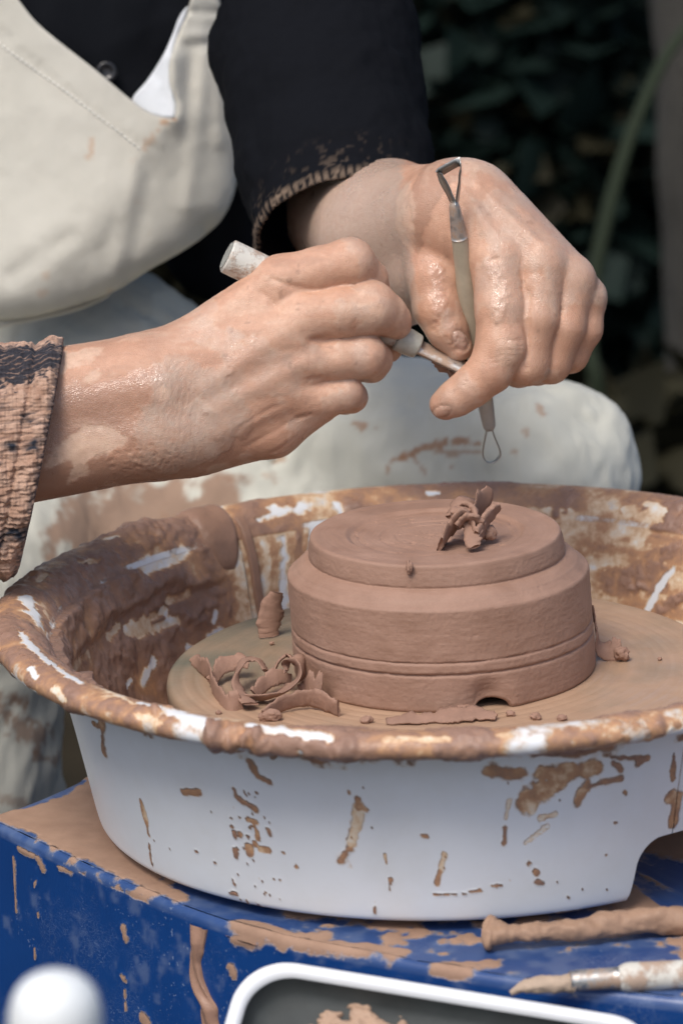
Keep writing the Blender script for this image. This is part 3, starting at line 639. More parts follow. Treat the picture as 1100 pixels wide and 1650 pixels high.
def surface_nets(f):
    d = f.d; nx, ny, nz = d.shape; neg = d < 0
    cnt = np.zeros((nx - 1, ny - 1, nz - 1), np.int8); off = [(i, j, k) for i in (0, 1) for j in (0, 1) for k in (0, 1)]
    for i, j, k in off: cnt += neg[i:nx - 1 + i, j:ny - 1 + j, k:nz - 1 + k]
    act = (cnt > 0) & (cnt < 8); idx = np.full(act.shape, -1, np.int64); I = np.argwhere(act); idx[act] = np.arange(len(I))
    S, C = np.zeros((len(I), 3)), np.zeros(len(I))
    for a in range(3):
        o1, o2 = [k for k in range(3) if k != a]
        for p in (0, 1):
            for q in (0, 1):
                o = np.zeros(3, int); o[o1], o[o2] = p, q; e = o.copy(); e[a] = 1
                A = d[tuple((I + o).T)]; B = d[tuple((I + e).T)]; m_ = (A < 0) != (B < 0)
                t = np.where(m_, A / np.where(m_, A - B, 1), 0); pt = o[None].astype(float).repeat(len(I), 0); pt[:, a] += t
                S += pt * m_[:, None]; C += m_
    V = f.lo + (I + S / C[:, None]) * f.h
    Fs = []
    for a in range(3):
        b, c = [(1, 2), (2, 0), (0, 1)][a]
        sl0 = [slice(None)] * 3; sl1 = [slice(None)] * 3; sl0[a] = slice(0, -1); sl1[a] = slice(1, None)
        ch = neg[tuple(sl0)] != neg[tuple(sl1)]; E_ = np.argwhere(ch); E_ = E_[(E_[:, b] > 0) & (E_[:, c] > 0) & (E_[:, b] < d.shape[b] - 1) & (E_[:, c] < d.shape[c] - 1)]
        if not len(E_): continue
        sg = neg[tuple(E_.T)]
        def at(db, dc):
            q = E_.copy(); q[:, b] += db; q[:, c] += dc; return idx[tuple(q.T)]
        q = np.stack([at(-1, -1), at(0, -1), at(0, 0), at(-1, 0)], 1); q[~sg] = q[~sg][:, ::-1]; Fs.append(q)
    return V, np.vstack(Fs)
class Frame:
    """places a model drawn in thirds of a millimetre so that (uc, vc, 0) stands at its real place"""
    def __init__(s, uc, vc, y):
        s.c = W(uc, vc, y); f = ray(uc, vc); s.f = f / np.linalg.norm(f); s.r = C_R - s.f * (C_R @ s.f); s.r /= np.linalg.norm(s.r); s.u = np.cross(s.r, s.f)
        s.uc, s.vc = uc, vc; s.s = float((s.c - CAM) @ C_F) / FPX
    def __call__(s, p):
        p = np.atleast_2d(np.asarray(p, float)); return s.c + s.s * ((p[:, :1] - s.uc) * s.r - (p[:, 1:2] - s.vc) * s.u + p[:, 2:3] * s.f)
FL, FR = Frame(450, 580, .06), Frame(800, 450, .085)
HV = 3.0

# ---------------- the arm and hand at the left of the picture: back of the hand to us, fingers closed on a tool
H = Field((-190, 345, -150), (700, 880, 170), HV)
H.cone((-200, 702, 18, 98), (250, 618, 6, 82), 30).cone((-200, 770, 18, 88), (265, 690, 6, 78), 40)
H.cone((250, 618, 6, 80), (300, 590, 0, 66), 40).cone((265, 690, 6, 78), (320, 690, 4, 66), 40)
H.cone((285, 590, 4, 60), (452, 452, 2, 38), 30).cone((288, 620, -2, 60), (488, 512, -12, 40), 30).cone((300, 655, 2, 60), (494, 580, -8, 36), 30)
H.cone((310, 690, 8, 60), (488, 640, 2, 32), 30).chain([(310, 712, 16, 56), (440, 692, 16, 43), (512, 655, 14, 30)], 26)
H.ell((390, 590, 50), (140, 105, 48), 30)
H.cone((330, 620, -6, 58), (440, 545, -16, 46), 40).cone((360, 660, -2, 56), (452, 620, -10, 40), 40).cone((430, 600, -8, 44), (470, 545, -14, 42), 30)
for p, q, r in (((330, 585, -48), (452, 470, -32), 4), ((330, 625, -60), (480, 520, -50), 4), ((340, 660, -56), (486, 585, -44), 4), ((350, 695, -46), (480, 640, -28), 3)):
    H.cone((*p, r), (*q, r + 3), 26)   # tendons
for c, r in (((452, 455, -14), (40, 36, 30)), ((488, 514, -26), (40, 36, 30)), ((494, 582, -18), (36, 32, 28)), ((488, 642, -4), (32, 28, 26))): H.ell(c, r, 24)
H.ell((255, 628, -66), (26, 22, 14), 30)      # wrist bone
fing = None
for ch in ([(455, 452, 0, 41), (515, 437, -6, 38.5), (563, 425, -5, 40), (592, 450, 30, 32), (602, 474, 56, 28), (588, 492, 78, 25)],
           [(492, 512, -14, 44), (550, 503, -18, 41), (597, 497, -12, 43), (622, 507, 6, 33), (636, 518, 20, 26), (642, 526, 28, 19)],
           [(496, 582, -10, 38), (545, 577, -8, 35), (585, 573, -2, 36), (602, 580, 28, 29), (600, 590, 55, 25), (580, 594, 72, 22)],
           [(490, 642, 0, 33), (530, 638, 2, 30), (554, 633, 6, 30), (566, 640, 32, 25), (556, 646, 55, 21), (540, 648, 66, 19)]):
    f = H.new(); f.chain(ch, 14)
    if fing is None: fing = f
    else: fing.merge(f, 4)
th_ = H.new().chain([(330, 560, 70, 52), (430, 520, 105, 40), (520, 530, 112, 34), (590, 552, 104, 30), (628, 560, 96, 24)], 20)
fing.merge(th_, 5); H.merge(fing, 17)
# folds between and over the fingers
H.crease([(505, 470, -38), (470, 462, -42), (440, 452, -42)], 5, 3.2); H.crease([(530, 548, -42), (500, 546, -46), (478, 542, -48)], 5, 3); H.crease([(525, 610, -34), (500, 610, -40)], 5, 2.6)
for x in (578, 586, 594, 603): H.crease([(x, 468, -40), (x + 5, 497, -54), (x, 526, -40)], 2.4, 1.9)
for x in (556, 563, 569): H.crease([(x - 8, 398, -34), (x - 3, 425, -45), (x - 8, 450, -36)], 2.4, 1.9)
for x in (572, 580, 588): H.crease([(x, 553, -28), (x + 3, 573, -38), (x, 594, -30)], 2.2, 1.7)
for x in (540, 547, 554): H.crease([(x, 618, -18), (x + 3, 634, -25), (x, 650, -16)], 2.2, 1.7)
for p in ([(400, 718, -30), (450, 690, -34), (500, 664, -22)], [(430, 735, -16), (480, 705, -20), (520, 682, -10)], [(380, 690, -48), (430, 660, -50), (480, 640, -34)], [(505, 655, -22), (530, 662, -12), (548, 655, -6)], [(420, 470, -38), (450, 500, -50), (470, 545, -52)]): H.crease(p, 4, 1.6)
VL, FLc = surface_nets(H)

# ---------------- the arm and hand at the right: seen from the knuckles, thumb and forefinger pinching a tool
G = Field((440, 190, -110), (1000, 700, 420), HV)
G.cone((560, 330, 430, 128), (618, 376, 235, 121), 20).cone((618, 376, 235, 121), (722, 348, 52, 84), 40).cone((640, 440, 220, 90), (700, 440, 70, 62), 40)
G.cone((722, 348, 46, 80), (800, 414, -8, 46), 34).cone((745, 334, 46, 74), (866, 420, -10, 42), 34).cone((762, 330, 54, 68), (916, 447, 8, 38), 34).cone((772, 340, 64, 62), (938, 478, 34, 32), 34)
G.ell((820, 470, 60), (100, 90, 46), 30)
for p, q, r in (((745, 310, -26), (806, 400, -44), 5), ((770, 305, -18), (868, 402, -44), 5), ((790, 308, -6), (916, 430, -20), 5)): G.cone((*p, r), (*q, r + 3), 26)
for c, r in (((806, 418, -24), (42, 40, 32)), ((870, 426, -24), (36, 36, 30)), ((920, 452, -2), (34, 34, 30)), ((944, 478, 24), (30, 30, 28))): G.ell(c, r, 22)
fing = None
for ch in ([(803, 425, -20, 46), (807, 495, -38, 41), (809, 556, -42, 42), (790, 596, -44, 36), (760, 622, -40, 32), (735, 640, -34, 29), (717, 651, -28, 25)],
           [(868, 432, -18, 42), (864, 510, -30, 37), (850, 582, -20, 37), (836, 592, 14, 31), (815, 580, 45, 27)],
           [(918, 455, 4, 38), (908, 525, -6, 34), (886, 583, 4, 34), (866, 592, 36, 28), (848, 580, 60, 25)],
           [(943, 482, 30, 33), (940, 530, 26, 30), (918, 571, 34, 30), (896, 582, 60, 25)]):
    f = G.new(); f.chain(ch, 14)
    if fing is None: fing = f
    else: fing.merge(f, 4)
G.merge(fing, 15)
T_ = G.new().chain([(700, 385, 50, 56), (700, 446, 26, 45), (704, 495, 14, 39), (720, 530, 14, 33), (738, 560, 16, 23)], 16)
G.merge(T_, 14); G.cone((712, 420, 45, 46), (790, 440, 20, 34), 24)
for y in (546, 554, 562, 570, 578): G.crease([(790, y + 7, -78), (812, y, -86), (838, y + 2, -74)], 2.3, 2.0)
for p in ([(852, 470, -58), (850, 520, -62), (846, 590, -54)], [(900, 500, -36), (885, 550, -38), (868, 600, -24)]): G.crease(p, 6, 3)
for y in (612, 619): G.crease([(742, y - 4, -70), (760, y + 6, -72), (778, y + 22, -62)], 2, 1.4)
for y in (508, 515, 522): G.crease([(690, y + 14, -14), (708, y, -22), (735, y - 6, -16)], 2.2, 1.6)
G.crease([(768, 440, -36), (778, 425, -48), (800, 418, -64)], 5, 2.5)
# nails: a pressed bed with a raised edge
def nail(fd, c, n, ru, rv, ang):
    sl, u, v, w = fd.win(np.array(c) - 30, np.array(c) + 30); ca, sa = math.cos(ang), math.sin(ang)
    x = (u - c[0]) * ca + (v - c[1]) * sa; y = -(u - c[0]) * sa + (v - c[1]) * ca
    q = np.sqrt((x / ru) ** 2 + (y / rv) ** 2) + 0 * w; m_ = np.exp(-((w - c[2]) / 14.) ** 2)
    fd.d[sl] += ((3.0 * np.exp(-((q - 1) / .16) ** 2) - .6 * (q < .9)) * m_).astype(np.float32)
nail(G, (741, 548, -8), None, 11, 17, R(-28)); nail(G, (712, 662, -46), None, 17, 9, R(-24)); nail(H, (652, 514, 14), None, 7, 14, R(-24))
VR, FRc = surface_nets(G)

# ---------------- skin with drying slip
SKIN = np.array((.610, .360, .245)); SKIN2 = np.array((.525, .285, .185)); PALE = np.array((.68, .48, .355)); GREYF = np.array((.500, .375, .295)); MUD = np.array((.350, .200, .135)); DARK = np.array((.29, .165, .112))
def patch(q, poly, soft=3.0, warp=None):
    poly = catmull(poly, 80, True); ins = inside(poly, q); d = pdist(np.vstack([poly, poly[:1]]), q); sd_ = np.where(ins, -d, d)
    if warp is not None: sd_ = sd_ + warp
    return sstep(soft, -soft, sd_)
def paint_left(V):
    q = V[:, :2]; n1 = fbm(V, .012, 4, 1); n2 = fbm(V, .05, 4, 2); n3 = fbm(V, .16, 3, 3)
    c = mix(SKIN, SKIN2, np.clip(.45 + .9 * n1 + .4 * n2, 0, 1)); relief = np.zeros(len(V)); wet = np.full(len(V), .25)
    arm = sstep(330, 250, q[:, 0] + n1 * 60); c = mix(c, mix(SKIN2, MUD, np.clip(.45 + n1, 0, 1)), arm * .7); st_ = fbm(V * [.25, 1, 1], .05, 4, 61); c = mix(c, PALE, .35 * sstep(.1, .5, st_)); c = mix(c, MUD, .35 * sstep(.12, .5, -st_))
    f = patch(q, [(262, 590), (330, 575), (380, 600), (386, 650), (376, 710), (350, 735), (300, 752), (245, 745), (215, 690), (235, 640)], 8, n1 * 30 + n2 * 22 + n3 * 9)
    c = mix(c, GREYF, f * np.clip(.62 + .5 * n2 + .3 * n3, .2, .9)); relief += np.exp(-((f - .5) / .22) ** 2) * .9; relief += f * .7; wet += f * .15
    e = np.clip(patch(q, [(345, 735), (400, 690), (440, 640), (500, 660), (470, 720), (400, 765), (330, 785)], 10, n2 * 14), 0, 1); c = mix(c, SKIN2 * .85, e * .7)
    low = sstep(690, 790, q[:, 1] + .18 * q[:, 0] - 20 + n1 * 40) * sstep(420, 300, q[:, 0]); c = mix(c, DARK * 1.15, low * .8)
    for poly, k in (([(76, 752), (90, 728), (120, 700), (140, 683), (172, 684), (204, 702), (200, 714), (172, 730), (145, 745), (141, 762), (114, 774), (118, 745), (100, 748)], .95), ([(96, 580), (100, 568), (160, 562), (155, 574), (135, 588), (98, 598)], .9),
                    ([(135, 612), (150, 599), (168, 602), (160, 612), (140, 620)], .8), ([(256, 628), (266, 620), (279, 630), (272, 640), (258, 636)], .95), ([(170, 780), (190, 778), (206, 776), (180, 788)], .5), ([(183, 602), (196, 598), (192, 604)], .6),
                    ([(410, 560), (440, 520), (480, 530), (470, 560), (430, 580)], .18)):
        f = patch(q, poly, 3.0, n2 * 9 + n3 * 5); c = mix(c, PALE, f * k * np.clip(.85 + .5 * n2, .5, 1)); relief += -f * .6
    c = mix(c, PALE, .35 * sstep(.15, .5, n1) * sstep(400, 470, q[:, 0]))
    w = sstep(22, 8, pdist([(100, 648), (150, 634), (200, 620), (256, 602)], q) + n2 * 8); wet = np.maximum(wet, w)
    wet = np.maximum(wet, .75 * arm * sstep(-.2, .3, n1))
    # crinkled slip at the heel of the wrist
    z = patch(q, [(185, 770), (180, 735), (205, 715), (250, 712), (290, 730), (300, 755), (250, 775)], 8, n2 * 8)
    cr = np.abs(fbm(V * [1, .45, .6], .11, 3, 9)); relief += z * (1.3 * sstep(.14, .0, cr) * -1 + .5)
    ribs = np.sin((q[:, 0] * .97 + q[:, 1] * .12 + n2 * 10) * .75); relief += .30 * ribs * patch(q, [(225, 600), (300, 590), (330, 650), (320, 740), (240, 750)], 16)
    fm = sstep(-.02, .10, fbm(V + n2[:, None] * 14, .010, 4, 71)) * sstep(230, 330, q[:, 0]); c = mix(c, GREYF * 1.05, fm * np.clip(.30 + .5 * n2, .05, .6)); wet = np.maximum(wet, fm * .55); relief += fm * .5
    ed = np.exp(-((fbm(V + n2[:, None] * 14, .010, 4, 71) - .04) / .035) ** 2) * sstep(230, 330, q[:, 0]); c = mix(c, PALE, ed * .28)
    sp = sstep(.62, .70, fbm(V, .075, 2, 44)); c = mix(c, DARK, sp * .45)
    return c, wet, relief + .35 * n3
def paint_right(V):
    q = V[:, :2]; n1 = fbm(V, .012, 4, 11); n2 = fbm(V, .05, 4, 12); n3 = fbm(V, .16, 3, 13)
    c = mix(SKIN, SKIN2, np.clip(.5 + .9 * n1 + .4 * n2, 0, 1)); relief = np.zeros(len(V)); wet = np.full(len(V), .3) + .3 * sstep(0, .4, n1)
    st_ = fbm(V * [1, .3, 1], .05, 4, 62); c = mix(c, PALE, .30 * sstep(.1, .5, st_)); c = mix(c, MUD, .28 * sstep(.12, .5, -st_))
    f = sstep(672, 655, q[:, 0] + n2 * 12 + .12 * (420 - q[:, 1])); c = mix(c, mix(GREYF, GREYF * .86, np.clip(.5 + n1, 0, 1)), f * .88); wet += f * .2
    f = patch(q, [(662, 300), (690, 262), (735, 252), (742, 285), (720, 300), (705, 330), (690, 360), (672, 408), (664, 350)], 2.5, n2 * 7); c = mix(c, MUD * 1.08, f * .85); relief += f * 1.0
    f = patch(q, [(735, 246), (790, 258), (830, 288), (815, 292), (770, 278), (745, 276)], 3, n2 * 8); c = mix(c, PALE * .92, f * .6)
    f = patch(q, [(640, 320), (664, 300), (668, 400), (655, 400), (640, 380)], 3, n2 * 8); c = mix(c, PALE * .9, f * .6); relief += f * .5
    tip = sstep(690, 660, q[:, 1] * .0 + np.linalg.norm(q - [700, 670], axis=1) + 640 + n2 * 6); c = mix(c, np.array((.42, .19, .115)), tip * .6)
    for a, b, r in ((741, 548, 15), (712, 662, 13), (815, 566, 26), (965, 480, 18)):
        f = sstep(r, r * .6, np.linalg.norm(q - [a, b], axis=1) + n2 * 6); c = mix(c, PALE * .95 if r > 14 and a != 712 else np.array((.40, .2, .13)), f * .45); relief += f * .5
    w = sstep(20, 7, pdist([(700, 430), (704, 470), (716, 520), (735, 548)], q) + n2 * 8); wet = np.maximum(wet, w); relief += w * (1.0 + n3 * 1.5)
    w = sstep(16, 6, pdist([(785, 425), (800, 445), (806, 470), (800, 505)], q) + n2 * 7); wet = np.maximum(wet, w * .9); relief += w * (1.0 + n3 * 1.6); c = mix(c, PALE, w * .25)
    for a_, b_, ru, rv, an in ((741, 548, 11, 17, R(-28)), (712, 662, 17, 9, R(-24))):
        dx, dy = q[:, 0] - a_, q[:, 1] - b_; x_ = dx * math.cos(an) + dy * math.sin(an); y_ = -dx * math.sin(an) + dy * math.cos(an); e_ = np.sqrt((x_ / ru) ** 2 + (y_ / rv) ** 2)
        c = mix(c, np.array((.66, .44, .36)) if a_ > 730 else np.array((.40, .20, .13)), sstep(1.0, .85, e_) * .8); c = mix(c, DARK, np.exp(-((e_ - 1.05) / .12) ** 2) * .6); wet = np.maximum(wet, sstep(1, .8, e_) * .9)
    c = mix(c, PALE, .3 * sstep(.1, .5, n1) * sstep(700, 760, q[:, 0])); c = mix(c, SKIN2 * .9, .5 * sstep(480, 580, q[:, 1]) * sstep(840, 880, q[:, 0]))
    fm = sstep(-.02, .10, fbm(V + n2[:, None] * 14, .011, 4, 72)) * sstep(670, 700, q[:, 0]); c = mix(c, GREYF * 1.05, fm * np.clip(.30 + .5 * n2, .05, .6)); wet = np.maximum(wet, fm * .55); relief += fm * .5
    ed = np.exp(-((fbm(V + n2[:, None] * 14, .011, 4, 72) - .04) / .035) ** 2) * sstep(670, 700, q[:, 0]); c = mix(c, PALE, ed * .28)
    sp = sstep(.62, .70, fbm(V, .075, 2, 54)); c = mix(c, DARK, sp * .4)
    return c, wet, relief + .35 * n3
def vnormals(V, F):
    a, b, c, d = (V[F[:, k]] for k in range(4)); n = np.cross(c - a, d - b); N = np.zeros_like(V)
    for k in range(4): np.add.at(N, F[:, k], n)
    return N / np.maximum(np.linalg.norm(N, axis=1), 1e-9)[:, None]
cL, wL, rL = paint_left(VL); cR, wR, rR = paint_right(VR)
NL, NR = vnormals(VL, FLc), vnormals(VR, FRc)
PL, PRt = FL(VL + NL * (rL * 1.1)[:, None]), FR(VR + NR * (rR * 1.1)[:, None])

# ================================================================== the potter: body and clothes
FT = Frame(200, 250, .42)
FK = Frame(560, 760, .34)               # lap
person = empty('person', (.0, .55, -.50))
tag(person, 'seated person in a black top and pale apron holding two trimming tools', 'person')
# torso and upper arms continue the forearms under the clothes
B_ = Field((-480, -330, -140), (760, 620, 620), 12)
B_.cone((150, -260, 150, 250), (170, 160, 160, 190), 60, .62).cone((-170, -250, 170, 120), (-330, 300, 120, 95), 60).cone((470, -250, 170, 110), (500, 120, 330, 90), 60)
VB, FB = surface_nets(B_); PB = FT(VB)
t = NT('skin_with_slip'); o = t.obj(); g = t.noise(1100, 3, .6, o); g2 = t.noise(260, 4, .6, o)
vo = t.n('ShaderNodeTexVoronoi'); vo.feature = 'DISTANCE_TO_EDGE'; vo.inputs['Scale'].default_value = 1000; t.l(o, vo.inputs['Vector'])
cc = t.mixc(t.maprange(g2, .35, .65, 0, .22), t.attr('Col', True), (.36, .185, .12))
t.set(color=cc, rough=t.math('ADD', t.maprange(t.attr('wet'), .2, 1, .44, .17), t.maprange(g2, .3, .7, -.06, .10)), sss=.10, spec=t.maprange(t.attr('wet'), .3, 1, .5, 1.0),
      normal=t.bump(g2, .13, .0012, t.bump(t.maprange(vo.outputs['Distance'], 0, .25, 0, 1), .30, .0005, t.bump(g, .15, .0005))))
t.b.inputs['Subsurface Radius'].default_value = (.005, .0018, .001); t.b.inputs['Subsurface Scale'].default_value = 1.0
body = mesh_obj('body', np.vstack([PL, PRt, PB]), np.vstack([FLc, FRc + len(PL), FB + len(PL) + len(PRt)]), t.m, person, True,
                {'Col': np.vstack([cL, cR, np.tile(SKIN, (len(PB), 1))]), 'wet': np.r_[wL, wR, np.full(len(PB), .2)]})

# ---- black shirt
def cloth_mat(name, base, rough=.85, weave=2200, attr=True, sheen=.2, bs=.25, spec=.2):
    t = NT(name); o = t.obj()
    a = t.n('ShaderNodeTexWave'); a.inputs['Scale'].default_value = weave / 6; a.bands_direction = 'X'; a.inputs['Distortion'].default_value = 1.5; t.l(o, a.inputs['Vector'])
    b = t.n('ShaderNodeTexWave'); b.inputs['Scale'].default_value = weave / 6; b.bands_direction = 'Z'; b.inputs['Distortion'].default_value = 1.5; t.l(o, b.inputs['Vector'])
    w = t.math('ADD', a.outputs['Fac'], b.outputs['Fac']); f = t.noise(28, 5, .6, o)
    c = t.attr('Col', True) if attr else base
    c = t.mixc(t.maprange(f, .3, .7, 0, .35), c, t.mixc(1.0, c, (.78, .78, .76), 'MULTIPLY'))
    t.set(color=c, rough=rough, spec=spec, sheen=sheen, normal=t.bump(w, bs, .0004, t.bump(t.noise(45, 4, .6, o), .08, .003)))
    return t.m
shirt_m = cloth_mat('black_cotton', None, .95, 3000, True, 0, .1, .04)
SV = 7
S_ = Field((-470, -330, -190), (760, 600, 640), SV)
S_.cone((150, -260, 140, 305), (150, 60, 140, 300), 60, .62).cone((340, 120, 220, 150), (372, 400, 300, 105), 40).cone((150, 60, 140, 300), (180, 130, 150, 240), 60, .62)
S_.cone((-150, -270, 170, 160), (-360, 300, 120, 130), 60).cone((440, -270, 190, 150), (486, 20, 300, 142), 60)
for p in ([(400, -100, -10), (440, 120, 0), (400, 330, 10)], [(480, 20, 60), (430, 200, 40), (370, 340, 30)], [(100, -20, -60), (120, 90, -60)]): S_.crease(p, 14, 9)
VS, FS = surface_nets(S_); PS = FT(VS - vnormals(VS, FS) * (9 * vnoise(VS * [1, .35, 1], .013, 3) + 5 * vnoise(VS * [1, .6, 1], .03, 5))[:, None])
cS = np.tile(np.array((.0085, .0095, .012)), (len(PS), 1))
shirt = mesh_obj('shirt', PS, FS, shirt_m, person, True, {'Col': cS})
shirt['label'] = 'black collared shirt behind the apron bib'
# sleeve of the right arm in the picture: a loose tube whose hem is crusted with slip
def sleeve(frame, rings, nseg, thick, paint, name, mat, relief=None):
    R_ = []
    for c, ax, bx in rings: R_.append((np.array(c, float), np.array(ax, float), np.array(bx, float)))
    n = len(R_); V = []; ph = np.linspace(0, 2 * math.pi, nseg, endpoint=False)
    for k, (c, ax, bx) in enumerate(R_): V.append(c + np.cos(ph)[:, None] * ax + np.sin(ph)[:, None] * bx)
    V = np.array(V); s = np.linspace(0, 1, n)
    if relief is not None:
        cen_ = np.array([r[0] for r in R_])[:, None]; nn = V - cen_; nn /= np.linalg.norm(nn, axis=-1)[..., None]; V = V + nn * relief(V, s[:, None], ph[None])[..., None]
    inner = np.array([r[0] for r in R_])[:, None] + (V - np.array([r[0] for r in R_])[:, None]) * (1 - thick / np.linalg.norm(R_[-1][1]))
    mid = (V[-1:] + inner[-1:]) / 2 + (R_[-1][0] - R_[-2][0]) / np.linalg.norm(R_[-1][0] - R_[-2][0]) * thick * .45
    A = np.concatenate([V, mid, inner[::-1]], 0); c = paint(A.reshape(-1, 3), A.shape)
    return mesh_obj(name, frame(A.reshape(-1, 3)), grid_faces(len(A), nseg, cv=True), mat, person, True, {'Col': c})
NRG = 90
tt_ = np.linspace(0, 1, NRG)
c0, c1 = np.array((474, 10, 610.)), np.array((548, 378, 290.)); ax = (c1 - c0) / np.linalg.norm(c1 - c0)
e1 = np.cross(ax, [0, 0, 1]); e1 /= np.linalg.norm(e1); e2 = np.cross(ax, e1)
rings = [(c0 + (c1 - c0) * k, e1 * (185 - 27 * k + 3 * math.sin(k * 21)), e2 * (178 - 25 * k + 3 * math.cos(k * 17))) for k in tt_]
def rel_r(V, s, ph):
    q = V.reshape(-1, 3); r = 9 * fbm(q * [.6, 1, 1], .012, 3, 3) + 4 * fbm(q, .03, 3, 4); r = r.reshape(V.shape[:2])
    hem = np.exp(-((s - .965) / .018) ** 2) * 3 - np.exp(-((s - .925) / .010) ** 2) * 3
    return r + hem + sstep(.9, .99, s) * 2.0 * np.sin(ph * 74)
def pnt_r(A, sh):
    n, m_ = sh[0], sh[1]; s = np.r_[tt_, 1.0, tt_[::-1]][:, None].repeat(m_, 1).ravel(); f = fbm(A, .03, 4, 9); g = fbm(A, .14, 3, 10)
    c = np.tile(np.array((.0075, .0082, .0105)), (len(A), 1)); band = sstep(.80, .985, s + f * .06); k = band * sstep(.22, .45, g + f * .4) * .6
    k2 = sstep(.955, .985, s) * sstep(-.15, .2, np.sin(np.tile(np.linspace(0, 2 * math.pi, m_, endpoint=False), n) * 74) * .6 + g + .25)
    k3 = 0 * f
    return mix(c, np.array((.40, .29, .21)), np.clip(k * .25 + k2 * .34, 0, .45))
slv = sleeve(FR, rings, 220, 7, pnt_r, 'sleeve', shirt_m, rel_r)
slv['label'] = 'black sleeve with a hem crusted with dry slip'
# sleeve of the left arm: ribbed knit cuff caked with clay
rings = []
for k in np.linspace(0, 1, 150):
    c = np.array((-240 + 300 * k, 790 - 52 * k, 24 - 14 * k)); h = sstep(.75, 1, np.array(k))
    rings.append((c, np.array((38 * k, -(196 - 8 * k), 0.)), np.array((14 * k, 0, -(150 - 10 * k)))))
tl = np.linspace(0, 1, 150)
def rel_l(V, s, ph):
    q = V.reshape(-1, 3); r = 9 * fbm(q, .014, 3, 21) + 6 * fbm(q * [.35, 1, 1], .05, 4, 22); r = r.reshape(V.shape[:2]); n3 = fbm(q, .09, 4, 23).reshape(V.shape[:2])
    ribs = np.sin(ph * 104 + 6 * s); cake = sstep(-.62, -.1, fbm(q * [.6, 1, 1], .028, 4, 25).reshape(V.shape[:2]))
    hem = 5 * np.exp(-((s - .955) / .03) ** 2) - 5 * np.exp(-((s - .88) / .012) ** 2)
    return r + hem + ribs * (2.6 - 1.9 * cake) + cake * (4 + 7 * n3)
def pnt_l(A, sh):
    n, m_ = sh[0], sh[1]; s = np.r_[tl, 1.0, tl[::-1]][:, None].repeat(m_, 1).ravel(); ph = np.tile(np.linspace(0, 2 * math.pi, m_, endpoint=False), n)
    f = fbm(A * [.6, 1, 1], .028, 4, 25); g = fbm(A, .07, 4, 26); hi = fbm(A * [.5, 1, 1], .16, 3, 27)
    ribs = np.sin(ph * 104 + 6 * s); cake = sstep(-.62, -.22, f + .25 * g)
    navy = np.array((.016, .020, .030)); clayc = mix(np.array((.50, .33, .245)), np.array((.33, .195, .135)), np.clip(.45 + 1.2 * g, 0, 1))
    d1 = sstep(.16, -.04, np.hypot((s - .80) / .30, (np.angle(np.exp(1j * (ph - .52)))) / .42) - .75 + hi * .35)      # bare patch near the top of the cuff
    d2 = sstep(.10, -.05, np.hypot((s - .66) / .14, (np.angle(np.exp(1j * (ph - 1.55)))) / .24) - .8 + hi * .4)
    k = cake * (1 - .96 * np.maximum(d1, d2 * .8)); k = k * (1 - .40 * sstep(-.2, -.85, ribs) * sstep(.3, -.2, f)); k = k * (1 - .75 * sstep(.965, .995, s) * sstep(-.1, .25, hi + .2))
    k = np.clip(k + .45 * d1 * sstep(.55, .9, ribs) * sstep(-.2, .2, hi), 0, 1)
    return mix(np.tile(navy, (len(A), 1)), clayc, k)
knit_m = cloth_mat('clay_caked_knit', None, .85, 900, True, .1, .5)
slv2 = sleeve(FL, rings, 720, 9, pnt_l, 'sleeve', knit_m, rel_l)
slv2['label'] = 'ribbed dark knit cuff caked with pinkish clay'
# shirt button, on the placket above the bib
def torso_w(u, v):                      # front of the chest in the torso frame
    k = np.clip((np.asarray(u, float) - 150) / 318., -.97, .97); return 140 - 318 * .62 * np.sqrt(1 - k * k)
bt = [(0, 2.2), (6, 2.2), (8, 3.2), (10.5, 4.6), (14, 5.2), (16.5, 4.2), (17, 2.0), (15, 0), (0, 0)]
V, F = lathe(np.array(bt) * FT.s, 40)
bc = FT((173, 118, float(torso_w(173, 118)) + 1.0))[0]; Rm = np.stack([FT.r, FT.u, -FT.f], 1)
btn = mesh_obj('button', V @ Rm.T + bc, F[:, ::-1], plain('black_plastic', (.012, .012, .014), .28, .1, 300, .05), shirt)
for dx, dy in ((-3.4, 3.4), (3.4, 3.4), (-3.4, -3.4), (3.4, -3.4)):
    V, F = lathe(np.array([(0, .1), (1.5, .1), (1.7, -.6), (0, -.6)]) * FT.s, 12); mesh_obj('thread_hole', V @ Rm.T + bc + FT.s * (FT.r * dx + FT.u * dy - FT.f * 2.4), F[:, ::-1], plain('thread', (.05, .05, .055), .8), btn)

